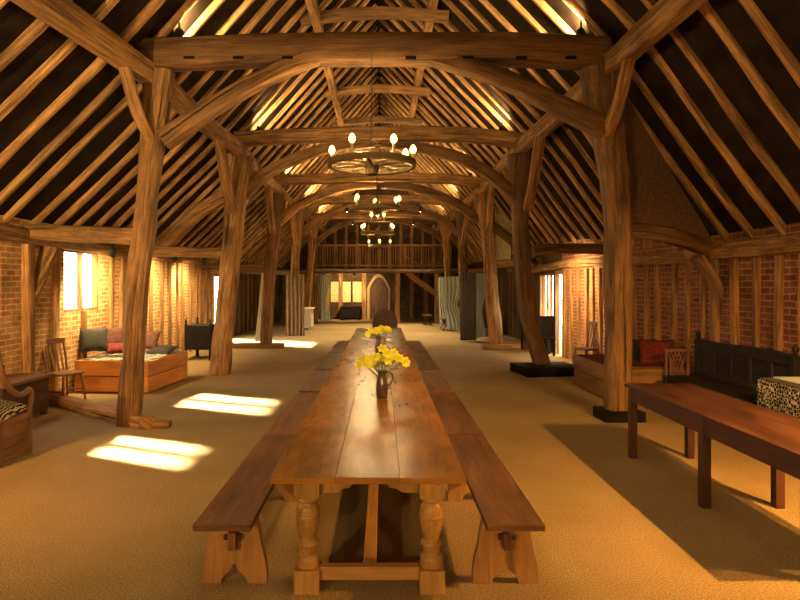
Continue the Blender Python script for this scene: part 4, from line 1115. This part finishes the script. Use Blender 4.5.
for k in range(1, 6):
    Y, pl, _ = FR[k]
    for side in (-1, 1):
        x = pl[0 if side < 0 else 2] - side * .32; z = CH + max(pl[1], pl[3]) + (.46 if k == 1 else .40)
        spot_lamp((x, Y + .12, z), (x - side * .25, Y + .5, z + .6), 'roof uplighter on the %s end of the %s tie beam' % (SIDE[side], ORD[k - 1]), 'roof uplighters', ROOFE, size=D(150))
spot_lamp((-4.45, 9.9, 2.24), (-5.0, 10.3, 1.3), 'black spotlight hanging beside the bright two-light window', 'aisle spotlights', 200, size=D(140))
for i, (y, e) in enumerate(((12.6, 150), (14.6, 130))):
    spot_lamp((-4.35, y, 2.28), (-5.0, y + .3, 1.2), '%s black spotlight along the brick wall beyond the window' % ['nearer', 'farther'][i], 'aisle spotlights', e, size=D(140))
spot_lamp((3.25, 12.7, 2.2), (4.5, 13.2, 1.2), 'hidden black spotlight added to warm the brick wall near the bright doorway', 'aisle spotlights', 200, size=D(140))  # hidden lamp placed to light the brick wall evenly
spot_lamp((3.55, 3.2, 2.33), (2.9, 4.9, 0), 'black spotlight shining over the long red-brown table', 'spotlights over the side table', 330, (1, .50, .12), D(130), soft=.02)
spot_lamp((3.78, 2.9, 2.30), (2.9, 4.6, 0), 'second black spotlight shining over the long red-brown table', 'spotlights over the side table', 110, (1, .50, .12), D(130), soft=.02)
spot_lamp((-4.2, 3.6, 2.35), (-3.2, 6.0, 0), 'black spotlight above the boxed armchair', 'aisle spotlights', 160, (1, .55, .18), D(130))
spot_lamp((-1.3, 28.0, 2.25), (-1.6, 30, 1.2), 'spotlight added below the gallery to light the cream panels', 'aisle spotlights', 250, size=D(120))  # lamp put in to light the cream panels

spot_lamp((-2.6, -2.2, 2.1), (-.4, 4.5, .6), 'unseen black fill spotlight added behind the viewpoint, left side', 'added fill spotlights near the viewpoint', 260, (1, .68, .32), D(110))  # added unseen fill for the front faces of legs and posts
spot_lamp((1.9, -2.3, 1.9), (.3, 4.5, .5), 'unseen black fill spotlight added behind the viewpoint, right side', 'added fill spotlights near the viewpoint', 130, (1, .62, .26), D(100))  # second added fill lamp, also out of view
for i, (x, y) in enumerate(((-1.2, 20.45), (1.3, 20.45), (-1.2, 24.85), (1.3, 24.85))):
    spot_lamp((x, y, 4.25), (x * .8, y - .6, 0), 'spotlight added under the %s tie beam to brighten the %s' % (['fourth', 'fourth', 'fifth', 'fifth'][i], ['left-side matting', 'right-side matting'][i % 2]), 'added nave downlights', 420, (1, .78, .45), D(95))  # downlights added to brighten the far floor
spot_lamp((-3.5, .4, 1.7), (-4.6, 6.5, 3.6), 'unseen black spotlight added near the viewpoint to brighten the left-side rafters', 'added fill spotlights near the viewpoint', 800, (1, .70, .34), D(64))  # added out of view to lift the near left rafters
# ---------------------------------------------------------------- daylight
sd = bpy.data.lights.new('sun', 'SUN'); sd.energy = 45.0; sd.color = (1, .88, .62); sd.angle = D(2.4)
so = bpy.data.objects.new('sun', sd); C.objects.link(so); so.rotation_euler = V(2.76, -1.22, -1.78).to_track_quat('-Z', 'Y').to_euler(); so.location = (-20, 20, 15)
W = bpy.data.worlds.new('daylight'); S.world = W; W.use_nodes = True
bg = W.node_tree.nodes['Background']; bg.inputs[0].default_value = (1.0, .93, .78, 1); bg.inputs[1].default_value = 6.0

# ---------------------------------------------------------------- camera
cd = bpy.data.cameras.new('camera'); cd.sensor_width = 36; cd.lens = 27.0; cd.clip_end = 300
cd.shift_x = (400 - CX) / 800; cd.shift_y = -(300 - CY) / 800
co = bpy.data.objects.new('camera', cd); C.objects.link(co); co.location = (0, 0, CH); co.rotation_euler = (math.pi / 2, 0, 0)
S.camera = co
S.view_settings.view_transform = 'Standard'; S.view_settings.look = 'None'; S.view_settings.gamma = 1; S.view_settings.exposure = 1.28
S.view_settings.use_curve_mapping = False
S.cycles.use_denoising = True; S.cycles.use_adaptive_sampling = False; S.cycles.use_light_tree = False
S.cycles.max_bounces = 6; S.cycles.diffuse_bounces = 3; S.cycles.sample_clamp_indirect = 2.0
